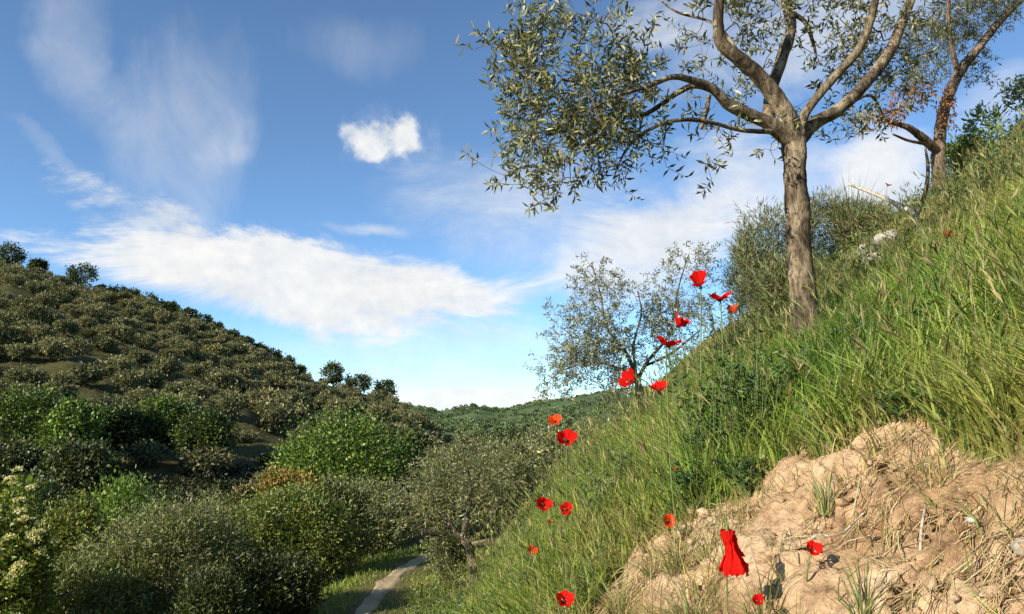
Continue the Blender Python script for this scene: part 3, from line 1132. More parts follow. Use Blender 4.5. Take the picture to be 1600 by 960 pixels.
def build_mid_olives():
    rng = np.random.default_rng(4)
    # front olive beside the path
    Y = 10.5
    b = at(742, 880, Y); g = gz(b[0], Y)
    b[2] = g-0.1
    k = (at(742, 872, Y)[2]-g)
    L = [limb([(744, 885, Y), (735, 862, Y), (722, 842, Y)], [8, 6, 5.5]),
         limb([(722, 844, Y), (700, 836, Y-0.1), (668, 832, Y-0.3), (640, 800, Y-0.3)], [4.5, 4, 3, 2]),
         limb([(722, 844, Y), (730, 812, Y), (735, 770, Y+0.1), (730, 730, Y+0.1)], [5, 4, 3, 2]),
         limb([(724, 846, Y), (760, 815, Y+0.2), (800, 770, Y+0.3)], [4, 3, 2]),
         limb([(720, 842, Y), (690, 800, Y+0.4), (670, 760, Y+0.5)], [4, 3, 2])]
    L[0][0][0, 2] = min(L[0][0][0, 2], g-0.08)
    olive('olive_tree', 'bushy olive tree leaning beside the path, its forked trunk rooted in the grass', b, rng, L,
          [ell(650, 790, 62, 46, Y-0.2, 0.5, 0.26), ell(735, 745, 84, 62, Y, 0.8, 0.44), ell(800, 755, 56, 60, Y+0.2, 0.6, 0.24), ell(700, 850, 26, 26, Y-0.3, 0.2, 0.04)],
          620, 0.20, 15, 0.062, 0.017, droop=0.15, up=0.5, rough=0.1, tip=0.0012)
    for (px, pt, w, Y, lab) in [(800, 690, 170, 17, 'olive tree behind the path olive, between it and the grassy slope'),
                                (700, 698, 120, 20, 'silvery olive tree behind the left half of the path olive'),
                                (875, 668, 140, 21, 'olive tree half hidden by the slope below the two upper left poppies'),
                                (930, 648, 120, 24, 'olive tree at the slope edge below the small sparse olive'),
                                (760, 684, 120, 27, 'olive tree rising behind the middle of the path olive'),
                                (845, 660, 110, 31, 'furthest olive tree before the dark valley belt')]:
        px_tree('olive_tree', lab, 'olive tree', px, pt, w, Y, rng, trunk_h=0.5, nclump=150, nper=80, L=0.075+Y*0.002, W=0.024+Y*0.0009, cols=OLIVE, p=OLIVE_P)


build_mid_olives()


# ------------------------------------------------------------------ bushes on the left of the path
def shrub(name, label, cat, px, py, wpx, hpx, Y, rng, nclump, nper, L, W, cols, p=None, spread=None, up=0.4, shell=0.5, group=None, flowers=None, rd=None):
    """thing > stems, foliage (> flower heads): a bush whose body is seen round (px, py), standing on the ground there"""
    c = at(px, py, Y)
    rx = wpx/2/FPX*Y; rz = hpx/2/FPX*Y
    g = gz(c[0], Y)
    lowest = c[2]-rz
    base = np.array([c[0], Y, g])
    if lowest > g+0.15:                       # reach down to the ground
        top = c[2]+rz; c = np.array([c[0], Y, (top+g)/2+0.1]); rz = (top-g)/2
    t = thing(name, base-np.array([0, 0, 0.05]), label, cat, group)
    base = base-np.array([0, 0, 0.05])
    cl = cloud_pts(nclump, c, np.array([rx, rd or rx*0.8, rz])*0.9, rng, shell)
    # uneven outline
    k = 1+0.75*(fbm((cl[:, 0])*1.9, cl[:, 2]*1.9+cl[:, 1], 77, 3)-0.47)
    cl = c+(cl-c)*k[:, None]
    gr = terrain(cl[:, 0], cl[:, 1])
    cl = cl[cl[:, 2] > gr+0.04]
    V, F, C = crown(cl, nper, spread or min(rx, rz)*0.14, L, W, cols, rng, p, up)
    # shoots that break the outline
    ns = int(26*min(2.0, max(0.5, rx/0.8)))
    out = cl[np.argsort(-np.linalg.norm((cl-c)/np.array([rx, rx, rz]), axis=1)+rng.normal(size=len(cl))*0.25)][:ns*2]
    out = out[out[:, 2] > c[2]-rz*0.3][:ns]
    SP, SD, SL, SA, SB = [], [], [], [], []
    for q in out:
        d = unit(unit(q-c)*0.7+np.array([0, 0, 0.8])+rng.normal(size=3)*0.35)
        ln = min(rx, rz)*rng.uniform(0.18, 0.55)
        m = int(max(8, ln/L*3.2))
        f = np.linspace(0.1, 1, m)
        SP.append(q+d*ln*f[:, None]); SD.append(unit(d*0.5+rdirs(m, rng)*0.8)); SL.append(L*rng.uniform(0.7, 1.2, m)*(1.15-0.5*f))
        SA.append(q); SB.append(q+d*ln)
    if SP:
        SP = np.concatenate(SP); SL = np.concatenate(SL)
        sv = leaves(SP, np.concatenate(SD), SL, SL*W/L, pick(cols, len(SP), 0.2, p, rng)*1.1, rng=rng)
        V, F, C = merge([(V, F, C), sv]); F = F[0]
        shootA, shootB = np.array(SA), np.array(SB)
    else:
        shootA = shootB = None
    ok = cl[rng.choice(len(cl), min(70, len(cl)), replace=False)]
    st = [base+np.array([rng.normal()*rx*0.12, rng.normal()*rx*0.12, -0.02]) for _ in range(5)]
    A, B, ra, rb, _ = grow(np.array(st), ok, rng, tip_r=0.0025)
    if shootA is not None:
        A = np.concatenate([A, shootA]); B = np.concatenate([B, shootB])
        ra = np.concatenate([ra, np.full(len(shootA), 0.005)]); rb = np.concatenate([rb, np.full(len(shootA), 0.002)])
    tv, tf = prisms(A-base, B-base, ra, rb, 5)
    mk('stems', tv, tf, M_TWIG, smooth=True, parent=t)['kind'] = 'stuff'
    mk('foliage', V-base, F, M_LEAF, C, parent=t)['kind'] = 'stuff'
    if flowers:
        n, size, fc = flowers
        out = cl[np.argsort(-(np.linalg.norm((cl-c)/np.array([rx, rx, rz]), axis=1)+0.35*(cl[:, 2]-c[2])/rz-0.35*(cl[:, 1]-Y)/rx))][:n]
        for q in out:
            q = q+unit(q-c)*0.16+np.array([0.02, -0.10, 0.03])
            m = 46
            rr = np.sqrt(rng.uniform(0, 1, m))*size; th = rng.uniform(0, 6.28, m)
            P = np.column_stack([rr*np.cos(th), rr*np.sin(th), -0.35*rr**2/size+rng.normal(size=m)*size*0.06])
            nrm = unit(unit(q-c)+np.array([0, -0.3, 0.7]))
            s = unit(np.cross(nrm, [0.3, 1, 0.1])); u = np.cross(nrm, s)
            P = P[:, 0:1]*s+P[:, 1:2]*u+P[:, 2:3]*nrm
            fv, ff, fcol = leaves(P, unit(rdirs(m, rng)*0.8+nrm), size*0.42, size*0.34, pick(fc, m, 0.08, None, rng), rng=rng)
            mk('flower_head', fv+q-base, ff, M_PETAL, fcol, parent=t)
    return t


GREYG = [(0.10, 0.118, 0.038), (0.17, 0.188, 0.064), (0.26, 0.265, 0.13), (0.25, 0.24, 0.075)]
LIGHTG = [(0.10, 0.165, 0.022), (0.16, 0.245, 0.034), (0.22, 0.30, 0.055)]
YELG = [(0.11, 0.14, 0.025), (0.18, 0.205, 0.035), (0.26, 0.27, 0.06)]


def build_left_bushes():
    rng = np.random.default_rng(14)
    shrub('olive_bush', 'large grey-green olive bush in the foreground left of the path', 'bush', 265, 905, 270, 210, 9.0, rng, 412, 127, 0.056, 0.014, GREYG, spread=0.12)
    shrub('olive_bush', 'lower grey-green bush filling the bottom left corner', 'bush', 120, 955, 260, 130, 8.2, rng, 300, 119, 0.053, 0.016, GREYG+LIGHTG[:1], spread=0.11)
    shrub('green_bush', 'fresh green bush with upright shoots behind the large olive bush', 'bush', 215, 815, 165, 120, 12.0, rng, 162, 136, 0.073, 0.029, LIGHTG, up=0.9)
    shrub('yellow_green_bush', 'yellow-green bush right of the cream flowering one', 'bush', 105, 860, 140, 150, 9.5, rng, 212, 136, 0.056, 0.026, YELG)
    shrub('elder_bush', 'bush with cream flower heads at the left edge', 'bush', 15, 870, 130, 220, 7.2, rng, 212, 102, 0.050, 0.024, YELG+LIGHTG[:1],
          flowers=(36, 0.055, [(0.62, 0.56, 0.33), (0.70, 0.66, 0.45), (0.50, 0.44, 0.20)]))
    shrub('wide_bush', 'wide yellowish green bush between the olive bush and the path', 'bush', 445, 845, 200, 120, 13.5, rng, 412, 136, 0.069, 0.026, GREYG[1:2]+YELG+LIGHTG[:1], spread=0.15)
    shrub('wide_bush', 'darker grey bush by the path below the bright valley tree', 'bush', 520, 815, 110, 110, 16.0, rng, 225, 119, 0.073, 0.023, GREYG+DARKG[1:], spread=0.15)
    shrub('russet_bush', 'bush with orange young leaves in front of the bright valley tree', 'bush', 452, 776, 120, 66, 15.5, rng, 137, 119, 0.099, 0.050, [(0.30, 0.17, 0.035), (0.34, 0.22, 0.045), (0.18, 0.17, 0.035)])
    shrub('russet_bush', 'small pinkish brown bush at the left end of the wide bush', 'bush', 388, 778, 64, 60, 15.5, rng, 87, 102, 0.086, 0.043, [(0.22, 0.14, 0.07), (0.16, 0.12, 0.05), (0.10, 0.11, 0.03)])
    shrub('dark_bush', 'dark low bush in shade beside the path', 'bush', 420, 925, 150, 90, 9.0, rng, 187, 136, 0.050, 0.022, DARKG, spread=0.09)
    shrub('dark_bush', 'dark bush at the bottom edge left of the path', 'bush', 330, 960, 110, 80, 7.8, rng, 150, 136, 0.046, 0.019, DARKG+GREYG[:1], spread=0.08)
    shrub('broom_bush', 'mixed green bush filling the hollow behind the olive bush', 'bush', 330, 850, 130, 110, 15.0, rng, 212, 119, 0.079, 0.029, GREYG+YELG[:1], spread=0.16)
    shrub('broom_bush', 'dull green bush in the hollow behind the yellow-green one', 'bush', 60, 800, 130, 90, 15.5, rng, 175, 119, 0.086, 0.036, DARKG+LIGHTG[:1], spread=0.16)
    shrub('verge_bush', 'small dark bush on the path verge under the front olive', 'bush', 700, 855, 50, 60, 11.0, rng, 75, 102, 0.050, 0.016, GREYG+DARKG[2:], spread=0.08)
    shrub('thicket_bush', 'grey-green thicket bush where the path leaves sight', 'bush', 585, 800, 110, 80, 24.0, rng, 200, 102, 0.106, 0.043, GREYG+DARKG[2:], spread=0.2)


build_left_bushes()


# ------------------------------------------------------------------ trees on the right slope
def build_main_olive():
    rng = np.random.default_rng(21)
    Y = 4.21
    base = at(1258, 552, Y)
    base[2] = gz(base[0], Y)-0.03
    tr = limb([(1262, 585, Y), (1260, 540, Y), (1256, 470, Y), (1249, 400, Y), (1246, 330, Y), (1243, 270, Y), (1241, 222, Y), (1240, 196, Y)], [27, 24, 21, 19, 18.5, 17.5, 19, 16])
    L = [tr,
         limb([(1243, 226, Y), (1205, 196, Y-0.08), (1172, 180, Y-0.14), (1140, 165, Y-0.2), (1112, 138, Y-0.26), (1082, 126, Y-0.32), (1050, 121, Y-0.38), (1010, 136, Y-0.45), (965, 150, Y-0.5), (925, 170, Y-0.55)], [15.2, 12.0, 10.4, 8.8, 7.6, 6.0, 4.8, 3.6, 2.8, 1.6]),
         limb([(1114, 140, Y-0.26), (1085, 134, Y-0.22), (1058, 146, Y-0.2), (1030, 166, Y-0.18), (998, 182, Y-0.15), (960, 178, Y-0.12), (920, 215, Y-0.1)], [6.4, 5.2, 4.4, 4.0, 3.2, 2.4, 1.3]),
         limb([(1108, 150, Y-0.26), (1103, 176, Y-0.3), (1096, 201, Y-0.33)], [4.0, 3.6, 3.2]),
         limb([(1215, 206, Y-0.05), (1160, 204, Y-0.22), (1120, 194, Y-0.32), (1080, 187, Y-0.4), (1040, 192, Y-0.46), (1000, 212, Y-0.5), (975, 240, Y-0.5), (958, 280, Y-0.5)], [4.8, 3.6, 3.2, 3.6, 3.2, 2.4, 1.8, 1.1]),
         limb([(1242, 215, Y), (1222, 168, Y-0.05), (1190, 124, Y-0.1), (1155, 92, Y-0.16), (1128, 68, Y-0.2), (1122, 30, Y-0.22), (1124, -30, Y-0.25), (1105, -110, Y-0.3)], [17.6, 14.4, 12.8, 11.6, 10.4, 9.2, 8.0, 4.8]),
         limb([(1200, 190, Y+0.05), (1206, 140, Y+0.12), (1222, 90, Y+0.18), (1236, 45, Y+0.24), (1228, 0, Y+0.3), (1222, -70, Y+0.4)], [11.2, 9.6, 9.6, 8.8, 8.0, 4.8]),
         limb([(1236, 20, Y+0.26), (1258, 35, Y+0.3), (1270, 65, Y+0.32), (1276, 90, Y+0.34)], [4.8, 3.6, 2.8, 1.6]),
         limb([(1244, 212, Y), (1262, 172, Y-0.05), (1300, 125, Y-0.12), (1340, 80, Y-0.2), (1360, 35, Y-0.28), (1372, -20, Y-0.36), (1390, -90, Y-0.45)], [12.0, 7.2, 6.8, 6.8, 6.4, 5.6, 3.2]),
         limb([(1244, 222, Y), (1272, 194, Y+0.06), (1315, 168, Y+0.12), (1360, 122, Y+0.2), (1392, 78, Y+0.26), (1415, 20, Y+0.32), (1445, -50, Y+0.4), (1480, -130, Y+0.5)], [14.4, 11.2, 10.0, 9.6, 9.2, 8.0, 6.4, 3.2]),
         limb([(1318, 168, Y+0.13), (1360, 150, Y+0.35), (1385, 190, Y+0.5)], [3.2, 2.4, 1.2]),
         limb([(1170, 105, Y-0.13), (1120, 40, Y+0.25), (1060, 20, Y+0.3), (1030, 0, Y+0.35)], [3.2, 2.4, 2.0, 1.2])]
    E = [ell(885, 185, 95, 78, Y-0.45, 0.42, 0.235), ell(960, 205, 70, 60, Y-0.3, 0.35, 0.08), ell(880, 75, 90, 62, Y-0.45, 0.35, 0.095), ell(800, 95, 42, 50, Y-0.5, 0.25, 0.035),
         ell(985, 75, 60, 55, Y-0.3, 0.35, 0.055), ell(830, 255, 50, 40, Y-0.5, 0.25, 0.03), ell(900, 275, 70, 24, Y-0.45, 0.25, 0.022), ell(765, 86, 22, 18, Y-0.5, 0.1, 0.006),
         ell(800, 285, 16, 14, Y-0.5, 0.12, 0.007), ell(1000, 165, 70, 50, Y-0.3, 0.3, 0.05),
         ell(1130, 210, 60, 26, Y-0.2, 0.25, 0.014), ell(1118, 245, 16, 32, Y-0.25, 0.15, 0.008), ell(1210, 215, 40, 22, Y+0.2, 0.2, 0.012),
         ell(1110, 40, 50, 60, Y+0.2, 0.4, 0.045), ell(1170, 30, 60, 60, Y+0.4, 0.4, 0.05), ell(1160, 120, 60, 50, Y+0.3, 0.3, 0.03), ell(1290, 50, 70, 80, Y+0.45, 0.4, 0.11), ell(1365, 110, 60, 70, Y+0.5, 0.35, 0.09),
         ell(1330, 190, 50, 30, Y+0.5, 0.25, 0.03), ell(1400, 60, 40, 60, Y+0.3, 0.3, 0.02),
         ell(1080, -70, 120, 60, Y, 0.6, 0.05), ell(1300, -70, 160, 70, Y+0.1, 0.7, 0.09), ell(1450, -60, 80, 70, Y+0.3, 0.5, 0.04), ell(900, -20, 90, 40, Y-0.4, 0.4, 0.03)]
    olive('olive_tree', 'big olive tree with forked lit trunk and long leafy branch reaching left', base, rng, L, E, 760, 0.13, 12, 0.056, 0.0150, clump=5.0, cl_sig=0.08,
          cols=[(0.08, 0.09, 0.03), (0.16, 0.16, 0.058), (0.36, 0.36, 0.23), (0.30, 0.27, 0.095)], p=[0.32, 0.32, 0.18, 0.18], droop=-0.05, rough=0.13, tip=0.0013, up=0.5)


build_main_olive()


def build_other_right_trees():
    rng = np.random.default_rng(33)
    # sparse little olive beyond the poppies
    Y = 7.8
    b = at(1003, 640, Y); b[2] = gz(b[0], Y)-0.04
    L = [(np.array([b, at(1000, 612, Y), at(994, 585, Y)]), np.array([0.040, 0.034, 0.028])),
         limb([(995, 590, Y), (978, 552, Y-0.1), (948, 512, Y-0.2), (938, 460, Y-0.25), (925, 412, Y-0.25)], [3.6, 3, 2.2, 1.5, 0.8]),
         limb([(996, 594, Y), (1012, 565, Y+0.1), (1046, 520, Y+0.2), (1060, 450, Y+0.2), (1076, 398, Y+0.2)], [3.4, 2.8, 2, 1.4, 0.8]),
         limb([(995, 592, Y), (965, 575, Y-0.3), (920, 566, Y-0.4), (872, 582, Y-0.4)], [2.8, 2.2, 1.6, 0.9]),
         limb([(994, 586, Y), (990, 540, Y+0.3), (1002, 490, Y+0.4), (996, 455, Y+0.4)], [2.4, 2.0, 1.4, 0.8]),
         limb([(1008, 572, Y+0.1), (1050, 552, Y+0.2), (1095, 515, Y+0.2)], [2.2, 1.8, 1.0])]
    olive('olive_tree', 'small sparse silvery olive tree with dark stems rising behind the poppies', b, rng, L,
          [ell(920, 520, 55, 70, Y-0.2, 0.45, 0.30), ell(880, 575, 40, 40, Y-0.3, 0.3, 0.10), ell(955, 570, 60, 45, Y-0.1, 0.4, 0.18), ell(935, 440, 35, 35, Y-0.2, 0.25, 0.07), ell(1000, 480, 60, 40, Y, 0.35, 0.09),
           ell(1070, 420, 40, 32, Y+0.2, 0.25, 0.07), ell(1060, 500, 60, 55, Y+0.2, 0.4, 0.19)],
          1050, 0.14, 12, 0.048, 0.0145, bark=M_TWIG, clump=3.0, cl_sig=0.07, cols=[(0.16, 0.17, 0.09), (0.24, 0.25, 0.15), (0.36, 0.37, 0.27), (0.09, 0.10, 0.045)], p=[0.3, 0.3, 0.25, 0.15], droop=0.1, up=0.5, tip=0.001)
    # second big olive at the upper right
    Y = 7.7
    b = at(1466, 262, Y); b[2] = gz(b[0], Y)-0.05
    L = [(np.array([b, at(1466, 250, Y), at(1468, 215, Y), at(1474, 175, Y), at(1487, 138, Y)]), np.array([12, 10.5, 9.5, 8.5, 8.5])/FPX*Y),
         limb([(1485, 142, Y), (1500, 112, Y), (1528, 76, Y+0.1), (1560, 36, Y+0.15), (1590, 5, Y+0.2), (1640, -40, Y+0.3)], [8.5, 8, 7, 6.2, 5.5, 3]),
         limb([(1498, 118, Y), (1488, 80, Y-0.1), (1482, 30, Y-0.2), (1484, -30, Y-0.3)], [5, 4, 3.5, 2]),
         limb([(1468, 240, Y), (1444, 218, Y-0.15), (1420, 200, Y-0.25), (1396, 192, Y-0.3), (1372, 180, Y-0.4)], [7, 7, 5, 3.5, 1.5]),
         limb([(1452, 226, Y-0.1), (1420, 220, Y-0.3), (1395, 210, Y-0.4)], [3, 2.4, 1.5])]
    t = olive('olive_tree', 'leaning reddish olive tree high on the slope at the upper right', b, rng, L,
              [ell(1520, 20, 70, 40, Y, 0.5, 0.34), ell(1450, 60, 45, 45, Y-0.2, 0.4, 0.20), ell(1500, 80, 40, 40, Y+0.4, 0.4, 0.14), ell(1560, 0, 60, 40, Y+0.2, 0.5, 0.2), ell(1430, 120, 35, 30, Y-0.3, 0.3, 0.08), ell(1530, 110, 20, 24, Y+0.3, 0.2, 0.05)],
              520, 0.17, 11, 0.055, 0.014, cols=[(0.06, 0.07, 0.03), (0.11, 0.12, 0.055), (0.20, 0.20, 0.12)], p=None, bark=M_BARK2, droop=0.3, tip=0.0012)
    P = np.concatenate([cloud_pts(200, *ell(1425, 150, 40, 26, Y-0.3, 0.25, 1)[:2], rng), cloud_pts(130, *ell(1365, 185, 36, 18, Y-0.4, 0.25, 1)[:2], rng), cloud_pts(120, *ell(1398, 178, 14, 24, Y-0.3, 0.15, 1)[:2], rng),
                        cloud_pts(140, *ell(1478, 170, 16, 40, Y-0.15, 0.1, 1)[:2], rng), cloud_pts(40, *ell(1440, 115, 20, 30, Y-0.2, 0.2, 1)[:2], rng)])
    V, F, C = leaves(P, rdirs(len(P), rng)*0.8+np.array([0, 0, -0.5]), 0.06, 0.02, pick([(0.26, 0.11, 0.035), (0.34, 0.17, 0.06), (0.17, 0.07, 0.03)], len(P), 0.2, None, rng), rng=rng)
    o = mk('dry_leaves', V-b, F, M_DRY, C, parent=t)
    o['label'] = 'rust brown dead leaves clinging to the lower boughs'
    o['kind'] = 'stuff'
    # dead branch lying up the slope, with its own fork
    Yd = 5.6
    pts = [(1326, 288, Yd+0.6), (1370, 305, Yd+0.4), (1402, 320, Yd+0.2), (1428, 334, Yd), (1440, 360, Yd-0.15), (1452, 400, Yd-0.3), (1458, 425, Yd-0.4)]
    P, r = limb(pts, [2.0, 3.0, 3.6, 4.5, 4.5, 4.5, 4.0])
    g = terrain(P[:, 0], P[:, 1]); P[:, 2] = np.maximum(P[:, 2], g+0.03)
    P[-1, 2] = g[-1]-0.05
    t = thing('dead_branch', P[-1], 'pale bare dead branch sticking out of the grass below the leaning olive', 'branch')
    q = spline(np.column_stack([P, r]), 50)
    V, F = tube(q[:, :3]-P[-1], q[:, 3], 9, 0.12, 5)
    mk('stem', V, F, M_DEADWOOD, smooth=True, parent=t)
    f, fr = limb([(1432, 338, Yd), (1446, 300, Yd), (1450, 262, Yd+0.1), (1446, 232, Yd+0.2)], [3.5, 3.2, 2.8, 1.6])
    q = spline(np.column_stack([f, fr]), 30)
    V, F = tube(q[:, :3]-P[-1], q[:, 3], 8, 0.1, 6)
    mk('fork', V, F, M_TWIG, smooth=True, parent=t)


build_other_right_trees()


def spray(name, label, cat, px, pbase, ptop, wpx, Y, rng, n, wd, cols, curve=0.5, group=None, part='blades'):
    """a tuft of stiff thin shoots fanning up from one foot (broom, yucca)"""
    b = at(px, pbase, Y); b[2] = gz(b[0], Y)-0.03
    H = max(0.25, at(px, ptop, Y)[2]-b[2]); w = wpx/2/FPX*Y
    t = thing(name, b, label, cat, group)
    th = rng.uniform(0, 6.28, n); k = np.sqrt(rng.uniform(0, 1, n))
    out = np.column_stack([np.cos(th), np.sin(th), np.zeros(n)])
    h = H*rng.uniform(0.45, 1.0, n)*(1-0.35*k**2)
    P0 = out*(k*w*0.45)[:, None]
    V, F, C = blades(P0, h, np.full(n, wd), out*(k*w/np.maximum(h, 0.05))[:, None]*curve*1.4+rng.normal(size=(n, 3))*0.12, pick(cols, n, 0.2, None, rng), 3, rng)
    mk(part, V, F, M_LEAF, C, parent=t)['kind'] = 'stuff'
    return t


def blades(P, H, W, lean, C, nseg, rng, up=None):
    """grass blades: base P, height H, width W, lean (horizontal drift over the blade's height)"""
    n = len(P)
    th = rng.uniform(0, 6.28, n)
    S = np.column_stack([np.cos(th), np.sin(th), np.zeros(n)])
    ts = np.linspace(0, 1, nseg+1)
    Vs = []
    upv = np.array([[0, 0, 1.0]]) if up is None else up
    for i, t in enumerate(ts):
        c = P+upv*(H*t*(1-0.12*t))[:, None]+lean*(H*t**1.8)[:, None]-np.array([[0, 0, 1.0]])*(H*0.22*t**3*np.linalg.norm(lean, axis=1))[:, None]
        if i == nseg: Vs.append(c[:, None])
        else:
            w = (W*0.5*(1-t**1.6*0.75))[:, None]
            Vs.append(np.stack([c-S*w, c+S*w], 1))
    V = np.concatenate(Vs, 1)
    m = V.shape[1]
    f = []
    for i in range(nseg-1):
        a = 2*i
        f += [[a, a+1, a+3], [a, a+3, a+2]]
    a = 2*(nseg-1)
    f += [[a, a+1, a+2]]
    F = (np.arange(n)[:, None, None]*m+np.array(f)[None]).reshape(-1, 3)
    CC = np.repeat(C, m, 0)
    return V.reshape(-1, 3), F, CC


def build_slope_plants():
    rng = np.random.default_rng(52)
    BR = [(0.11, 0.15, 0.055), (0.17, 0.21, 0.075), (0.22, 0.235, 0.11), (0.25, 0.20, 0.10)]
    for (px, pb, pt, w, Y, lab) in [(1215, 475, 312, 110, 8.2, 'green broom bush behind the big olive trunk on its left'), (1180, 490, 385, 70, 8.0, 'low broom bush left of the big trunk, against the sky'),
                                    (1290, 440, 300, 100, 8.6, 'broom bush showing right of the big olive trunk'), (1345, 390, 322, 90, 8.4, 'low broom bush between the trunk and the pale stones'),
                                    (1240, 480, 400, 100, 7.6, 'brownish broom bush close behind the big olive trunk')]:
        shrub('broom_bush', lab, 'bush', px, (pb+pt)/2, w*1.25, pb-pt, Y, rng, 120, 48, 0.085, 0.0065, BR, up=1.3, spread=0.06, shell=0.35)
    spray('spiky_tuft', 'spiky blue-green tuft fanning above the broom against the sky', 'plant', 1330, 330, 232, 70, 8.6, rng, 130, 0.014, [(0.10, 0.15, 0.08), (0.15, 0.19, 0.11)], 1.2)
    # leafy sapling and brush on the crest at the right
    shrub('sapling', 'light green leafy sapling on the crest right of the leaning olive', 'sapling', 1543, 205, 52, 100, 8.0, rng, 34, 14, 0.085, 0.024, [(0.15, 0.22, 0.06), (0.21, 0.28, 0.09), (0.11, 0.17, 0.05)], spread=0.05)
    shrub('crest_bush', 'pale green bush at the top right edge of the photo', 'bush', 1592, 170, 40, 90, 8.4, rng, 34, 14, 0.07, 0.020, [(0.17, 0.22, 0.08), (0.22, 0.26, 0.11)], spread=0.05)
    shrub('crest_bush', 'low green bush on the crest at the foot of the leaning olive', 'bush', 1500, 245, 60, 50, 8.2, rng, 50, 30, 0.07, 0.02, LIGHTG+YELG, spread=0.06)
    P = np.array([at(1560, 232, 7.4), at(1590, 208, 7.6), at(1630, 180, 7.9)])
    g = terrain(P[:, 0], P[:, 1]); P[:, 2] = np.maximum(P[:, 2], g+0.03); P[0, 2] = g[0]
    q = spline(np.column_stack([P, [0.05, 0.06, 0.055]]), 24)
    V, F = tube(q[:, :3]-P[0], q[:, 3], 12, 0.12, 9)
    o = mk('log', V, F, M_BARK, smooth=True); o.location = tuple(P[0])
    tag(o, 'grey log lying on the crest at the right edge', 'log')


build_slope_plants()


# ------------------------------------------------------------------ stones
def rock(name, label, px, py, wpx, hpx, rng, sink=0.3, group=None, mat=None):
    p, _ = hit(px, py+hpx*0.3)
    Y = p[1]
    n, m = 9, 14
    th, ph = np.meshgrid(np.linspace(0, 2*np.pi, m, endpoint=False), np.linspace(0.02, np.pi-0.02, n))
    d = np.stack([np.cos(th)*np.sin(ph), np.sin(th)*np.sin(ph), np.cos(ph)], -1).reshape(-1, 3)
    s = rng.integers(1, 999)
    k = 0.75+0.5*fbm(d[:, 0]*1.7+5+s, d[:, 1]*1.7+d[:, 2]*2.3, int(s), 3)
    pl = rdirs(7, rng)
    cut = np.min(np.where(d@pl.T > 0.05, 0.72/np.maximum(d@pl.T, 0.05), 9), axis=1)
    k = np.minimum(k, cut)
    rx = wpx/2/FPX*Y; rz = hpx/2/FPX*Y
    V = d*k[:, None]*np.array([rx, rx*0.8, rz])*1.15
    i = np.arange(n-1)[:, None]*m; j = np.arange(m)[None]; jn = (j+1) % m
    F = np.stack([i+j, i+jn, i+m+jn, i+m+j], -1).reshape(-1, 4)
    o = mk(name, V, F, mat or M_ROCK)
    o.location = (p[0], p[1], gz(p[0], p[1])+rz*(1-sink)*0.6)
    o.rotation_euler = (0, 0, rng.uniform(0, 6))
    tag(o, label, 'stone', group)
    return o


STONE_SPOTS = []


def build_stones():
    rng = np.random.default_rng(6)
    for q in ((1388, 374), (1354, 392), (1366, 406)):
        w, _ = hit(q[0], q[1]+6); STONE_SPOTS.append((w[0], w[1]))
    rock('stone', 'flat pale stone, uppermost of the outcrop right of the big trunk', 1388, 374, 56, 30, rng, sink=0.1)
    rock('stone', 'small pale stone at the left of the outcrop right of the big trunk', 1354, 392, 28, 24, rng, sink=0.1)
    rock('stone', 'pale stone at the foot of the outcrop right of the big trunk', 1366, 406, 38, 22, rng, sink=0.1)
    for (px, py, w, h, lab) in [(1375, 908, 16, 12, 'pale pebble low in the middle of the earth bank'), (1230, 926, 18, 14, 'whitish pebble below the drooping poppy, near the bottom edge'), (1595, 855, 26, 20, 'pale stone at the right edge of the earth bank'),
                                (1520, 812, 18, 10, 'flat pale chip under the right ledge of the earth bank'), (1340, 945, 14, 12, 'small grey pebble at the bottom edge of the earth bank'), (1448, 770, 14, 9, 'little tan stone high on the earth bank')]:
        rock('pebble', lab, px, py, w, h, rng)


build_stones()


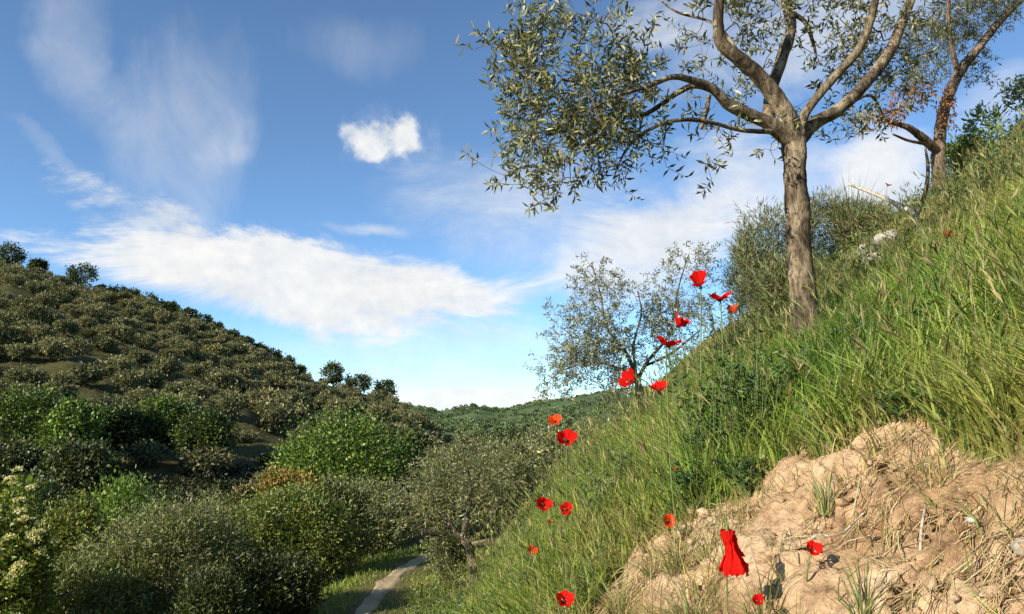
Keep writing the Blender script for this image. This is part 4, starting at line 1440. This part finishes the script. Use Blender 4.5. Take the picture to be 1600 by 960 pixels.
# ------------------------------------------------------------------ grass
def build_grass():
    rng = np.random.default_rng(99)
    G_DARK = np.array([0.050, 0.100, 0.015]); G_MID = np.array([0.140, 0.250, 0.034]); G_YEL = np.array([0.255, 0.300, 0.055]); G_GOLD = np.array([0.36, 0.31, 0.10]); G_STRAW = np.array([0.44, 0.35, 0.15])

    def sample(n, a0, a1, r0, r1):
        a = rng.uniform(a0, a1, n); r = np.exp(rng.uniform(math.log(r0), math.log(r1), n))
        x = r*np.sin(a); y = r*np.cos(a)
        s, _ = path_dist(x, y)
        return x, y, r, s

    def colour(x, y, z, s, n):
        pa = fbm(x*0.9, y*0.9, 201, 4); pb = fbm(x*2.6+4, y*2.6, 207, 3)
        dry = np.clip((s-3.2)/2.6, 0, 1)*0.85+np.clip((pb-0.58)*2.2, 0, 0.5)
        lush = np.clip((pa-0.44)*4.0, 0, 1)*np.interp(s, [0.5, 1.3, 2.0], [0.25, 0.55, 1.0])
        c = G_YEL*(1-lush[:, None])+G_MID*lush[:, None]
        dk = np.clip((pb-0.46)*3.5, 0, 1)*np.clip((s-1.5)/1.5, 0, 1)*(1-np.clip((s-5)/2, 0, 1))
        c = c*(1-0.75*dk[:, None])+G_DARK*0.75*dk[:, None]
        gold = np.clip((s-3.0+(pa-0.5)*3)/2.0, 0, 1)*0.62+np.clip((fbm(x*1.7+8, y*1.7, 221, 3)-0.60)*4, 0, 0.4)
        c = c*(1-gold.clip(0, 0.85)[:, None])+G_GOLD*gold.clip(0, 0.85)[:, None]
        r = rng.uniform(0, 1, n)
        c = np.where((r < 0.16)[:, None], G_DARK, c); c = np.where((r > 0.90)[:, None], G_YEL, c)
        st = rng.uniform(0, 1, n) < 0.03+dry*0.45
        c = np.where(st[:, None], G_STRAW*np.array([0.8, 0.85, 0.8]), c)
        return c*(1+0.34*rng.normal(size=(n, 1))).clip(0.35, 1.9)*(1+0.05*rng.normal(size=(n, 3)))

    # ---- the slope
    x, y, r, s = sample(270000, -0.40, 0.80, 1.45, 17.0)
    m = (s > 0.08+0.30*rng.uniform(0, 1, len(s))) & ~bare_mask(x, y)
    for (qx, qy) in STONE_SPOTS:
        m &= np.hypot((x-qx), (y-qy)*0.7) > 0.26
    tuft = fbm(x*7, y*7, 301, 2)
    m &= rng.uniform(0, 1, len(x)) < 0.40+1.2*tuft
    m &= ~((r < 2.0) & (s < 1.2))
    x, y, r, s, tuft = x[m], y[m], r[m], s[m], tuft[m]
    n = len(x)
    z = terrain(x, y)
    big = fbm(x*0.8+9, y*0.8, 311, 3)
    H = (0.06+0.20*big+0.20*tuft)*rng.uniform(0.35, 1.3, n)
    H *= np.interp(s, [0.3, 0.9, 1.6, 2.6, 4, 6], [0.30, 0.55, 0.85, 0.95, 0.62, 0.45])*np.interp(y, [3, 5, 7], [1, 0.85, 0.62])
    W = np.maximum(0.0068, r*0.0013)*rng.uniform(0.45, 1.6, n)
    lean = rng.normal(size=(n, 3))*np.array([0.42, 0.42, 0])+np.column_stack([(fbm(x*2.1, y*2.1, 381, 2)-0.5)*1.0-0.05, (fbm(x*2.1+7, y*2.1, 383, 2)-0.5)*0.8, np.zeros(n)])
    C = colour(x, y, z, s, n)
    nearb = r < 4.2
    parts = []
    P = np.column_stack([x, y, z-0.02])
    for sel, ns in ((nearb, 4), (~nearb, 2)):
        parts.append(blades(P[sel], H[sel], W[sel], lean[sel], C[sel], ns, rng))
    V, F, CC = merge(parts)
    o = mk('slope_grass', V, F, M_GRASS, CC)
    tag(o, 'tall wild grass covering the sunny slope right of the path', 'grass', kind='stuff')
    print('slope blades', n)

    # ---- small herbs between the blades
    x, y, r, s = sample(120000, -0.30, 0.78, 1.6, 11.0)
    m = (s > 0.5) & ~bare_mask(x, y) & (fbm(x*2.2, y*2.2, 371, 3) > 0.45) & ~((r < 2.0) & (s < 1.2))
    x, y, r, s = x[m], y[m], r[m], s[m]; n = len(x); z = terrain(x, y)
    P = np.column_stack([x, y, z+rng.uniform(0.0, 0.20, n)*np.clip(fbm(x*3, y*3, 373, 2)*1.6, 0, 1)])
    th = rng.uniform(0, 6.28, n)
    D = np.column_stack([np.cos(th), np.sin(th), 0.45+0.5*rng.normal(size=n)])
    LL = np.maximum(0.016, r*0.0045)*rng.uniform(0.6, 1.5, n)
    C = pick([(0.05, 0.10, 0.02), (0.09, 0.15, 0.03), (0.16, 0.20, 0.05), (0.08, 0.12, 0.05)], n, 0.2, None, rng)
    V, F, CC = leaves(P, D, LL, LL*0.42, C, rng=rng)
    tag(mk('ground_herbs', V, F, M_LEAF, CC), 'small leafy herbs growing low among the slope grass', 'herbs', kind='stuff')

    # ---- verge and meadow left of the path
    x, y, r, s = sample(60000, -0.75, -0.02, 5.0, 42.0)
    m = ((s < -0.10-0.26*rng.uniform(0, 1, len(s))) | (rng.uniform(0, 1, len(s)) < 0.04)) & (s > -9)
    x, y, r, s = x[m], y[m], r[m], s[m]; n = len(x); z = terrain(x, y)
    H = rng.uniform(0.06, 0.26, n)*(0.6+0.8*fbm(x*1.5, y*1.5, 321, 3))*np.interp(-s, [0.3, 1.5], [0.6, 1.2])
    W = np.maximum(0.005, r*0.0010)*rng.uniform(0.7, 1.5, n)
    V, F, CC = blades(np.column_stack([x, y, z-0.02]), H, W, rng.normal(size=(n, 3))*np.array([0.45, 0.45, 0]), colour(x, y, z, np.abs(s)*0+1.0, n), 2, rng)
    tag(mk('verge_grass', V, F, M_GRASS, CC), 'short grass on the verge left of the path', 'grass', kind='stuff')

    # ---- stalks with seed heads
    x, y, r, s = sample(5600, -0.25, 0.75, 2.0, 13.0)
    m = (s > 1.0) & ~bare_mask(x, y) & (rng.uniform(0, 1, len(x)) < 0.2+1.1*fbm(x*1.3, y*1.3, 331, 3)) & ~((r < 2.2) & (s < 1.6))
    x, y, r, s = x[m], y[m], r[m], s[m]; n = len(x); z = terrain(x, y)
    H = rng.uniform(0.25, 0.52, n)*np.interp(s, [1, 3, 5], [0.8, 1.0, 0.7])
    lean = rng.normal(size=(n, 3))*np.array([0.3, 0.3, 0])+np.array([-0.12, -0.05, 0])
    C = pick([(0.16, 0.20, 0.05), (0.24, 0.24, 0.08), (0.40, 0.33, 0.15)], n, 0.15, None, rng)
    P = np.column_stack([x, y, z-0.02])
    Wd = np.maximum(0.0026, r*0.0006)
    stalk = blades(P, H, Wd, lean, C, 3, rng)
    t = 0.97
    top = P+np.array([[0, 0, 1.0]])*(H*t*(1-0.12*t))[:, None]+lean*(H*t**1.8)[:, None]-np.array([[0, 0, 1.0]])*(H*0.22*t**3*np.linalg.norm(lean, axis=1))[:, None]
    hd = unit(np.array([[0, 0, 0.9]])+lean*1.3+rng.normal(size=(n, 3))*0.15)
    HC = pick([(0.20, 0.23, 0.07), (0.28, 0.27, 0.10), (0.38, 0.33, 0.15)], n, 0.15, None, rng)
    hl = rng.uniform(0.045, 0.085, n)
    h1 = leaves(top, hd, hl, np.maximum(0.007, r*0.0013), HC, rng=rng)
    h2 = leaves(top, hd+rng.normal(size=(n, 3))*0.05, hl, np.maximum(0.007, r*0.0013), HC, rng=rng)
    k = 5                                      # awns
    aw = blades(np.repeat(top+hd*(hl*0.5)[:, None], k, 0), np.repeat(hl, k)*rng.uniform(0.8, 1.5, n*k), np.repeat(np.maximum(0.0012, r*0.0003), k), np.repeat(lean, k, 0)+rng.normal(size=(n*k, 3))*0.35, np.repeat(HC, k, 0), 1, rng)
    V, F, CC = merge([stalk, h1, h2, aw])
    tag(mk('seeding_grass', V, F, M_GRASS, CC), 'wild grass stalks with ripening seed heads scattered over the slope', 'grass', kind='stuff')

    # ---- dry grass round the bank and hanging over it
    x, y, r, s = sample(90000, -0.05, 0.78, 1.2, 4.6)
    bm = bare_mask(x, y)
    inner = bare_mask(x+0.16, y) & bare_mask(x-0.16, y) & bare_mask(x, y+0.20) & bare_mask(x, y-0.16)
    outer = bare_mask(x-0.20, y) | bare_mask(x+0.20, y) | bare_mask(x, y-0.20) | bare_mask(x, y+0.16)
    tn = fbm(x*5, y*5, 341, 3)
    pr = np.where(bm & ~inner, 0.42*(tn > 0.48), np.where(inner, 0.05*(tn > 0.58)+0.008, np.where(outer, 0.35, 0.0)))*np.interp(x, [0.45, 0.85], [2.2, 1.0])+(inner & (x < 0.75) & (tn > 0.46))*0.22
    m = rng.uniform(0, 1, len(x)) < pr
    m &= ~((r < 1.5))
    x, y, r, s, bm = x[m], y[m], r[m], s[m], bm[m]; n = len(x)
    z = terrain(x, y)
    z = z+np.where(bm, earth_relief(x, y, z), 0)-0.015
    H = rng.uniform(0.05, 0.20, n)
    lean = rng.normal(size=(n, 3))*np.array([0.9, 0.9, 0])+np.array([-0.5, -0.35, 0])
    C = pick([(0.42, 0.31, 0.13), (0.34, 0.27, 0.10), (0.50, 0.40, 0.20), (0.20, 0.22, 0.06), (0.12, 0.17, 0.04)], n, 0.18, [0.3, 0.2, 0.15, 0.2, 0.15], rng)
    V, F, CC = blades(np.column_stack([x, y, z]), H, np.full(n, 0.0030)*rng.uniform(0.6, 1.5, n), lean, C, 3, rng)
    tag(mk('dry_grass', V, F, M_DRY, CC), 'dry straw coloured grass fringing and hanging over the earth bank', 'grass', kind='stuff')

    # ---- straws and rootlets lying on the bare face
    x, y, r, s = sample(26000, -0.05, 0.78, 1.2, 4.2)
    m = bare_mask(x, y) & (fbm(x*4, y*4, 351, 3) > 0.46)
    x, y = x[m], y[m]; n = min(len(x), 3600); x, y = x[:n], y[:n]
    th = rng.normal(size=n)*0.9+3.6
    ln = rng.uniform(0.02, 0.11, n)
    dx, dy = np.cos(th)*ln, np.sin(th)*ln

    def srf(a, b):
        q = terrain(a, b)
        return q+np.where(bare_mask(a, b), earth_relief(a, b, q), 0)
    A = np.column_stack([x, y, srf(x, y)+0.004]); B = np.column_stack([x+dx, y+dy, srf(x+dx, y+dy)+0.004])
    Mm = (A+B)/2+rng.normal(size=(n, 3))*0.006; Mm[:, 2] = np.maximum(srf(Mm[:, 0], Mm[:, 1])+0.005, Mm[:, 2])
    w = rng.uniform(0.0008, 0.0018, n)
    tv, tf = prisms(np.concatenate([A, Mm]), np.concatenate([Mm, B]), np.concatenate([w, w]), np.concatenate([w, w*0.5]), 3)
    C = pick([(0.50, 0.38, 0.19), (0.40, 0.28, 0.13), (0.58, 0.48, 0.28), (0.20, 0.12, 0.06)], n, 0.15, None, rng)
    CC = np.repeat(np.concatenate([C, C]), 6, 0)
    tag(mk('straw_litter', tv, tf, M_DRY, CC), 'loose straws and rootlets lying on the bare earth bank', 'straw', kind='stuff')

    # ---- clods and crumbs
    x, y, r, s = sample(9000, -0.05, 0.78, 1.2, 4.2)
    m = bare_mask(x, y) & (fbm(x*5, y*5, 361, 3) > 0.48)
    x, y = x[m][:1500], y[m][:1500]; n = len(x)
    z = srf(x, y)
    sz = np.exp(rng.normal(size=n)*0.55)*0.0075
    ico = unit(np.array([[0, 0, 1], [0.9, 0, 0.45], [0.28, 0.85, 0.45], [-0.72, 0.52, 0.45], [-0.72, -0.52, 0.45], [0.28, -0.85, 0.45], [0.72, 0.52, -0.45], [-0.28, 0.85, -0.45], [-0.9, 0, -0.45], [-0.28, -0.85, -0.45], [0.72, -0.52, -0.45], [0, 0, -1]], float))
    fi = np.array([[0, 1, 2], [0, 2, 3], [0, 3, 4], [0, 4, 5], [0, 5, 1], [1, 6, 2], [2, 7, 3], [3, 8, 4], [4, 9, 5], [5, 10, 1], [6, 7, 2], [7, 8, 3], [8, 9, 4], [9, 10, 5], [10, 6, 1], [11, 7, 6], [11, 8, 7], [11, 9, 8], [11, 10, 9], [11, 6, 10]])
    V = ico[None]*(sz[:, None, None]*(1+0.35*rng.normal(size=(n, 12, 1))).clip(0.5, 1.6))*np.array([1.2, 1.2, 0.8])+np.column_stack([x, y, z])[:, None]
    F = (np.arange(n)[:, None, None]*12+fi[None]).reshape(-1, 3)
    tag(mk('earth_crumbs', V.reshape(-1, 3), F, M_EARTH), 'loose clods and crumbs of tan earth on the bank', 'earth', kind='stuff')


build_grass()


# ------------------------------------------------------------------ leafy weeds
def weed(name, label, px, py, wpx, hpx, rng, n, L, W, cols, up=0.5, h0=0.02, flowers=None, Ymax=None):
    p, _ = hit(px, py+hpx*0.35)
    Y = p[1] if Ymax is None else min(p[1], Ymax)
    g = gz(p[0], Y)
    b = np.array([p[0], Y, g-0.02])
    t = thing(name, b, label, 'weed')
    rx = wpx/2/FPX*Y; h = max(0.08, hpx/FPX*Y)
    ns = max(6, n//14)
    A, B, ra, rb = [], [], [], []
    Ps, Ds = [], []
    for _ in range(ns):
        tip = np.array([rng.normal()*rx*0.55, rng.normal()*rx*0.5, h*rng.uniform(0.6, 1.05)])
        foot = tip*np.array([0.35, 0.35, 0])
        mid = (foot+tip)/2+rng.normal(size=3)*0.01
        q = spline([foot, mid, tip], 7)
        A.append(q[:-1]); B.append(q[1:]); ra.append(np.linspace(0.0020, 0.0010, 6)); rb.append(np.linspace(0.0018, 0.0007, 6))
        k = 14
        f = rng.uniform(0.15, 1, k)
        Ps.append(foot+(tip-foot)*f[:, None]); th = rng.uniform(0, 6.28, k)
        Ds.append(np.column_stack([np.cos(th), np.sin(th), np.full(k, up)+rng.normal(size=k)*0.3]))
    P = np.concatenate(Ps); D = np.concatenate(Ds)
    LL = L*rng.uniform(0.5, 1.2, len(P))
    V, F, C = leaves(P, D, LL, LL*W/L, pick(cols, len(P), 0.2, None, rng), fold=0.12, bend=0.3, rng=rng)
    mk('stems', *prisms(np.concatenate(A), np.concatenate(B), np.concatenate(ra), np.concatenate(rb), 5), M_STEM, parent=t)
    mk('foliage', V, F, M_LEAF, C, parent=t)['kind'] = 'stuff'
    return t


def build_weeds():
    rng = np.random.default_rng(64)
    DK = [(0.022, 0.055, 0.014), (0.036, 0.080, 0.020), (0.055, 0.11, 0.030)]
    BL = [(0.045, 0.095, 0.04), (0.07, 0.13, 0.05), (0.10, 0.16, 0.07)]
    for (px, py, w, h, n, cols, lab) in [
            (1105, 690, 110, 190, 420, DK+LIGHTG[:1], 'dark leafy weed clump above the left end of the earth bank'),
            (1180, 640, 120, 190, 420, DK+LIGHTG[:1], 'dark leafy weed clump in front of the big olive trunk'),
            (1085, 775, 70, 80, 180, DK, 'dark weed overhanging the left corner of the earth bank'),
            (1170, 745, 90, 60, 200, DK+LIGHTG[:1], 'low green weed at the top edge of the earth bank beside the twigs'),
            (940, 785, 80, 90, 240, BL, 'blue-green broad-leaved weed between the grass and the earth bank'),
            (985, 740, 60, 80, 160, BL, 'blue-green weed higher on the slope behind the broad-leaved one'),
            (1265, 600, 110, 90, 260, DK+LIGHTG[:1], 'leafy green weed at the foot of the big olive trunk'),
            (1080, 600, 90, 120, 260, DK+LIGHTG, 'leafy green weed on the slope edge right of the poppy pair'),
            (1150, 545, 100, 130, 260, DK+BL[:1], 'dark weed left of the big olive trunk below the poppies'),
            (1420, 630, 100, 50, 200, LIGHTG+DK, 'low spreading green weed above the middle of the earth bank'),
            (1340, 560, 80, 90, 200, DK, 'dark weed clump right of the big olive trunk'),
            (1470, 520, 100, 90, 220, DK+LIGHTG[:1], 'dark weed in the tall grass at the right')]:
        weed('leafy_weed', lab, px, py, w, h, rng, int(n*1.6), 0.036, 0.012, cols)


    STR = [(0.13, 0.17, 0.05), (0.20, 0.22, 0.07), (0.32, 0.28, 0.11)]
    for (px, py, w, h, n, lab) in [(1350, 960, 60, 90, 46, 'thin grey-green grass tuft growing on the lower earth bank'), (1085, 965, 110, 90, 70, 'strap-leaved tuft at the bottom edge left of the drooping poppy'),
                                   (1195, 975, 80, 60, 50, 'low strap-leaved tuft at the bottom edge right of the drooping poppy'), (1290, 790, 40, 90, 40, 'sparse green tuft on the bank above the small red poppy'),
                                   (1020, 900, 60, 90, 50, 'sparse green tuft at the left of the earth bank'), (1060, 880, 80, 80, 70, 'green tuft at the left of the bank below the orange poppy'),
                                   (970, 950, 90, 80, 80, 'green tuft at the bottom edge right of the lowest left poppy'), (1110, 860, 60, 60, 40, 'short green tuft on the bank left of the drooping poppy')]:
        p, _ = hit(px, py)
        spray('grass_tuft', lab, 'grass tuft', px, py, py-h, w, p[1], rng, n, 0.0042, STR, 1.5)


build_weeds()


# ------------------------------------------------------------------ twigs
def build_twigs():
    rng = np.random.default_rng(70)
    for (pts, r, mat, name, lab) in [
            ([(1148, 706), (1170, 716), (1196, 724), (1222, 734)], [2.0, 2.6, 2.4, 1.2], M_DEADWOOD, 'twig', 'short pale broken twig at the top of the earth bank'),
            ([(1140, 690), (1160, 706), (1184, 708), (1204, 698)], [2.2, 2.8, 2.4, 1.2], M_TWIG, 'twig', 'dark crooked twig lying above the pale one'),
            ([(1428, 905), (1434, 870), (1440, 830), (1452, 790)], [2.4, 2.6, 2.2, 1.2], M_DEADWOOD, 'root', 'pale root hanging down the middle of the earth bank'),
            ([(1240, 832), (1275, 828), (1310, 824), (1350, 812)], [1.6, 2.6, 2.4, 1.0], M_DEADWOOD, 'root', 'pale root along the ledge above the small red poppy')]:
        P = []
        for q in pts:
            p, _ = hit(q[0], q[1]); P.append(p)
        P = np.array(P)
        g = terrain(P[:, 0], P[:, 1])
        P[:, 2] = np.maximum(P[:, 2], g+0.02)
        if name == 'root':
            P[:, 2] = g+earth_relief(P[:, 0], P[:, 1], g)+0.012
        rad = np.array(r)/FPX*P[:, 1]
        q = spline(np.column_stack([P, rad]), 26)
        V, F = tube(q[:, :3]-P[0], q[:, 3], 8, 0.15, 3)
        o = mk(name, V, F, mat, smooth=True); o.location = tuple(P[0])
        tag(o, lab, name)


build_twigs()


# ------------------------------------------------------------------ poppies
RED = np.array([0.66, 0.012, 0.008]); ORANGE = np.array([0.72, 0.065, 0.014])


def petal_mesh(rng, R, open_, col, wav=0.10):
    """one cupped petal from the heart outwards: open_ 0 closed .. 1 flat"""
    nu, nv = 8, 9
    V, C = [], []
    ph = rng.uniform(0, 6)
    for i in range(nu):
        t = i/(nu-1)
        for j in range(nv):
            a = (j/(nv-1)-0.5)*2
            half = 1.02*(math.sin(min(1, 0.12+t*1.05)*math.pi*0.5))
            ang_ = a*half
            rr = R*t*(1-0.16*abs(a)**2.5*t)
            el = (1-open_)*1.25*(t**0.55)+0.10*math.sin(t*3)
            w = wav*R*t*t*math.sin(a*7+ph)+0.05*R*t*math.sin(a*13+ph*2)*t
            hr = rr*math.cos(el); hz = rr*math.sin(el)+w+0.10*R*(1-a*a)*t
            V.append((hr*math.sin(ang_), hr*math.cos(ang_), hz))
            k = 1.0 if t > 0.10 else 0.25
            C.append(col*k*(0.80+0.12*math.sin(a*17+ph)+0.22*t))
    i = np.arange(nu-1)[:, None]*nv+np.arange(nv-1)[None]
    F = np.stack([i, i+1, i+nv+1, i+nv], -1).reshape(-1, 4)
    return np.array(V), F, np.array(C)


def rot_to(n):
    n = np.asarray(n, float)/np.linalg.norm(n)
    s = np.cross([0.13, 1, 0.2], n); s /= np.linalg.norm(s)
    return np.column_stack([s, np.cross(n, s), n])


def poppy(px, py, wpx, face, open_, col, label, Y=None, rng=None, D=0.088, hang=False):
    if Y is None:
        Y = D*FPX/wpx
        p, _ = hit(px, py+6, 0.08 if py < 620 else 0.27 if px < 1000 else 0.12)
        if Y > p[1]: Y = p[1]
    c = at(px, py, Y)
    g = gz(c[0], Y)
    R = wpx/2/FPX*Y*(1.2 if open_ > 0.5 else 1.5)
    n = np.asarray(face, float); n /= np.linalg.norm(n)
    foot = np.array([c[0]+rng.normal()*0.03, Y+0.05+abs(rng.normal())*0.03, 0]); foot[2] = gz(foot[0], foot[1])-0.02
    t = thing('poppy', foot, label, 'poppy', 'poppies on the slope')
    heart = c-n*R*0.35
    M = rot_to(n)
    for k in range(4):
        a = k*math.pi/2+(0.2 if k % 2 else 0)
        V, F, C = petal_mesh(rng, R*(1.0 if k % 2 else 0.94), np.clip(open_+(0.08 if k % 2 == 0 else -0.06)+rng.normal()*0.06, 0, 1), col*(1+0.08*rng.normal()), 0.13)
        Rz = np.array([[math.cos(a), -math.sin(a), 0], [math.sin(a), math.cos(a), 0], [0, 0, 1]])
        V = (V+np.array([0, 0, 0.002*k]))@Rz.T@M.T+heart-foot
        mk('petal', V, F, M_PETAL, C, smooth=True, parent=t)
    q = np.array([heart, heart+n*R*0.12, heart+n*R*0.26, heart+n*R*0.30])
    V, F = tube(q-foot, [R*0.07, R*0.11, R*0.10, R*0.08], 10)
    mk('heart', V, F, M_CAPS, smooth=True, parent=t)
    m = 40                                     # stamens
    d = unit(rng.normal(size=(m, 3))*0.75+n)
    A = np.repeat((heart-foot)[None], m, 0); B = A+d*R*0.24
    mk('stamens', *prisms(A, B, np.full(m, R*0.012), np.full(m, R*0.03), 4), M_CAPS, parent=t)
    drop = heart-n*R*(0.6 if not hang else 0.9)
    up = np.array([0, 0, 0.05])
    pts = [heart, heart-n*R*0.45] + ([drop+up] if hang else []) + [(drop*0.45+foot*0.55)+rng.normal(size=3)*np.array([0.02, 0.02, 0]), foot]
    q = spline(np.array(pts), 24)
    V, F = tube(q-foot, np.full(24, 0.0026), 6)
    mk('stem', V, F, M_STEM, smooth=True, parent=t)
    return t


def build_poppies():
    rng = np.random.default_rng(17)
    up, cam_ = np.array([0, 0, 1.0]), np.array([0, -1.0, 0])
    L = np.array([-1.0, 0, 0])
    for (px, py, w, f, op, col, lab) in [
            (1091, 441, 32, up*0.7+L*0.5+cam_*0.6, 0.55, RED, 'topmost red poppy against the pale sky, its cup tipped left'),
            (1125, 464, 34, up*0.9+cam_*0.5, 0.85, RED, 'wide flat red poppy just right of the topmost one'),
            (1143, 487, 19, up*0.6+cam_*0.7, 0.5, ORANGE, 'small orange-red poppy under the wide flat one'),
            (1062, 506, 27, up*0.5+cam_*0.6-L*0.5, 0.5, RED, 'red poppy touching another below it in the middle of the chain'),
            (1044, 535, 37, up*1.0+cam_*0.25, 0.7, RED, 'red poppy cup seen from the side, tilted on a dark stem, under its neighbour'),
            (984, 594, 29, up*0.6+cam_*0.5+L*0.4, 0.6, RED, 'red poppy in front of the small olive tree, the left one of its pair'),
            (1030, 606, 29, up*0.8+cam_*0.6, 0.65, RED, 'red poppy in front of the small olive tree, the right one of its pair'),
            (867, 657, 21, up*0.4+cam_*0.9, 0.75, ORANGE, 'orange-red open poppy below the far hills'),
            (886, 687, 27, up*0.4+cam_*0.7-L*0.3, 0.6, RED, 'red poppy just under the orange-red one below the far hills'),
            (850, 788, 24, up*0.6+cam_*0.8, 0.75, RED, 'red poppy low on the slope, the left one of a level pair'),
            (885, 796, 22, up*0.5+cam_*0.8, 0.7, RED, 'red poppy low on the slope, the right one of a level pair'),
            (832, 860, 14, up*0.5+cam_*0.8, 0.8, ORANGE, 'small lone poppy in the grass below the level pair'),
            (882, 938, 29, up*0.8+cam_*0.5, 0.7, RED, 'red poppy at the bottom edge in the dry grass'),
            (1270, 858, 25, up*0.5+cam_*0.8, 0.75, RED*1.05, 'bright red poppy open in front of the bare earth bank'),
            (1046, 815, 18, up*0.4+cam_*0.8, 0.7, ORANGE, 'orange poppy at the left corner of the earth bank'),
            (1185, 939, 16, up*0.4+cam_*0.7, 0.5, RED*0.7, 'dull red poppy at the bottom edge right of the drooping one'),
            (1480, 369, 17, up*0.5+cam_*0.6, 0.5, RED*0.7, 'dark red poppy high in the grass at the right'),
            (1527, 361, 10, up*0.6+cam_*0.6, 0.6, RED*0.8, 'tiny red poppy right of the dark red one'),
            (1200, 528, 12, up*0.4+cam_*0.7, 0.5, ORANGE*0.8, 'tiny orange poppy in the grass left of the big trunk'),
            (1388, 289, 10, up*0.8+cam_*0.4, 0.7, np.array([0.62, 0.06, 0.09]), 'tiny pink-red poppy on the crest against the sky'),
            (858, 817, 8, up*0.4+cam_*0.7, 0.6, ORANGE, 'tiny orange poppy just under the level pair'),
            (1052, 735, 9, up*0.4+cam_*0.7, 0.6, ORANGE, 'tiny orange poppy in the grass above the earth bank corner')]:
        poppy(px, py, w, f+rng.normal(size=3)*0.18, np.clip(op-0.12+rng.normal()*0.10, 0.25, 0.85), col*(0.85+0.25*rng.random()), lab, rng=rng)
    # the big drooping one: petals hang in folds like a skirt
    Y = 1.95
    c = at(1136, 828, Y)
    g = gz(c[0]+0.01, Y+0.1)
    foot = np.array([c[0]+0.02, Y+0.12, gz(c[0]+0.02, Y+0.12)-0.02])
    t = thing('poppy', foot, 'large wilting red poppy hanging in a long folded skirt before the bank', 'poppy', 'poppies on the slope')
    S = Y/FPX
    for k in range(5):
        a0 = k*2*math.pi/5
        nu, nv = 22, 19
        V, C = [], []
        ln = S*(54 if k != 1 else 42)*(1+0.06*rng.normal())
        for i in range(nu):
            tt = i/(nu-1)
            for j in range(nv):
                b = (j/(nv-1)-0.5)*2
                th = a0+b*0.78
                rad = S*(7+10*tt**1.2+3.0*math.sin(tt*7+0.4*k))*(1+0.13*math.sin(th*5+k*1.7+tt*2)*tt+0.07*math.sin(th*11+k)*tt)
                sag = 0.05*ln*math.sin(b*5+k*2)*tt-0.10*ln*(1-b*b)*tt
                V.append((rad*math.cos(th)+S*10*tt, rad*math.sin(th), -ln*tt+sag*tt))
                C.append(RED*1.02*(0.9+0.12*math.sin(th*15+k)))
        i = np.arange(nu-1)[:, None]*nv+np.arange(nv-1)[None]
        F = np.stack([i, i+1, i+nv+1, i+nv], -1).reshape(-1, 4)
        V = np.array(V)
        cr = (fbm(V[:, 0]*220+k*9, V[:, 2]*120, 401, 3)-0.5)*S*6+(fbm(V[:, 1]*300+k*5, V[:, 2]*300, 407, 2)-0.5)*S*2
        V[:, :2] *= (1+cr/np.maximum(np.hypot(V[:, 0], V[:, 1]), S*6))[:, None]
        V[:, 2] += (fbm(V[:, 0]*200+k*3, V[:, 1]*200, 411, 2)-0.5)*S*10*(V[:, 2]/V[:, 2].min())**2
        vein = 0.55+0.75*fbm(np.arctan2(V[:, 1], V[:, 0])*9+k*4, V[:, 2]*30, 415, 3)
        mk('petal', V*(1+0.02*k)+c-foot, F, M_PETAL, np.array(C)*vein[:, None], smooth=True, parent=t)
    q = np.array([c+np.array([0, 0, -0.03]), c+np.array([0, 0, 0.004]), c+np.array([0, 0, 0.012])])
    mk('heart', *tube(q-foot, [0.005, 0.005, 0.003], 10), M_STEM, smooth=True, parent=t)
    q = spline(np.array([c, c+np.array([0.003, 0.02, 0.02]), c+np.array([0.012, 0.06, -0.005]), foot*0.6+c*0.4+np.array([0.01, 0.03, 0]), foot]), 30)
    mk('stem', *tube(q-foot, np.full(30, 0.0022), 6), M_STEM, smooth=True, parent=t)


build_poppies()
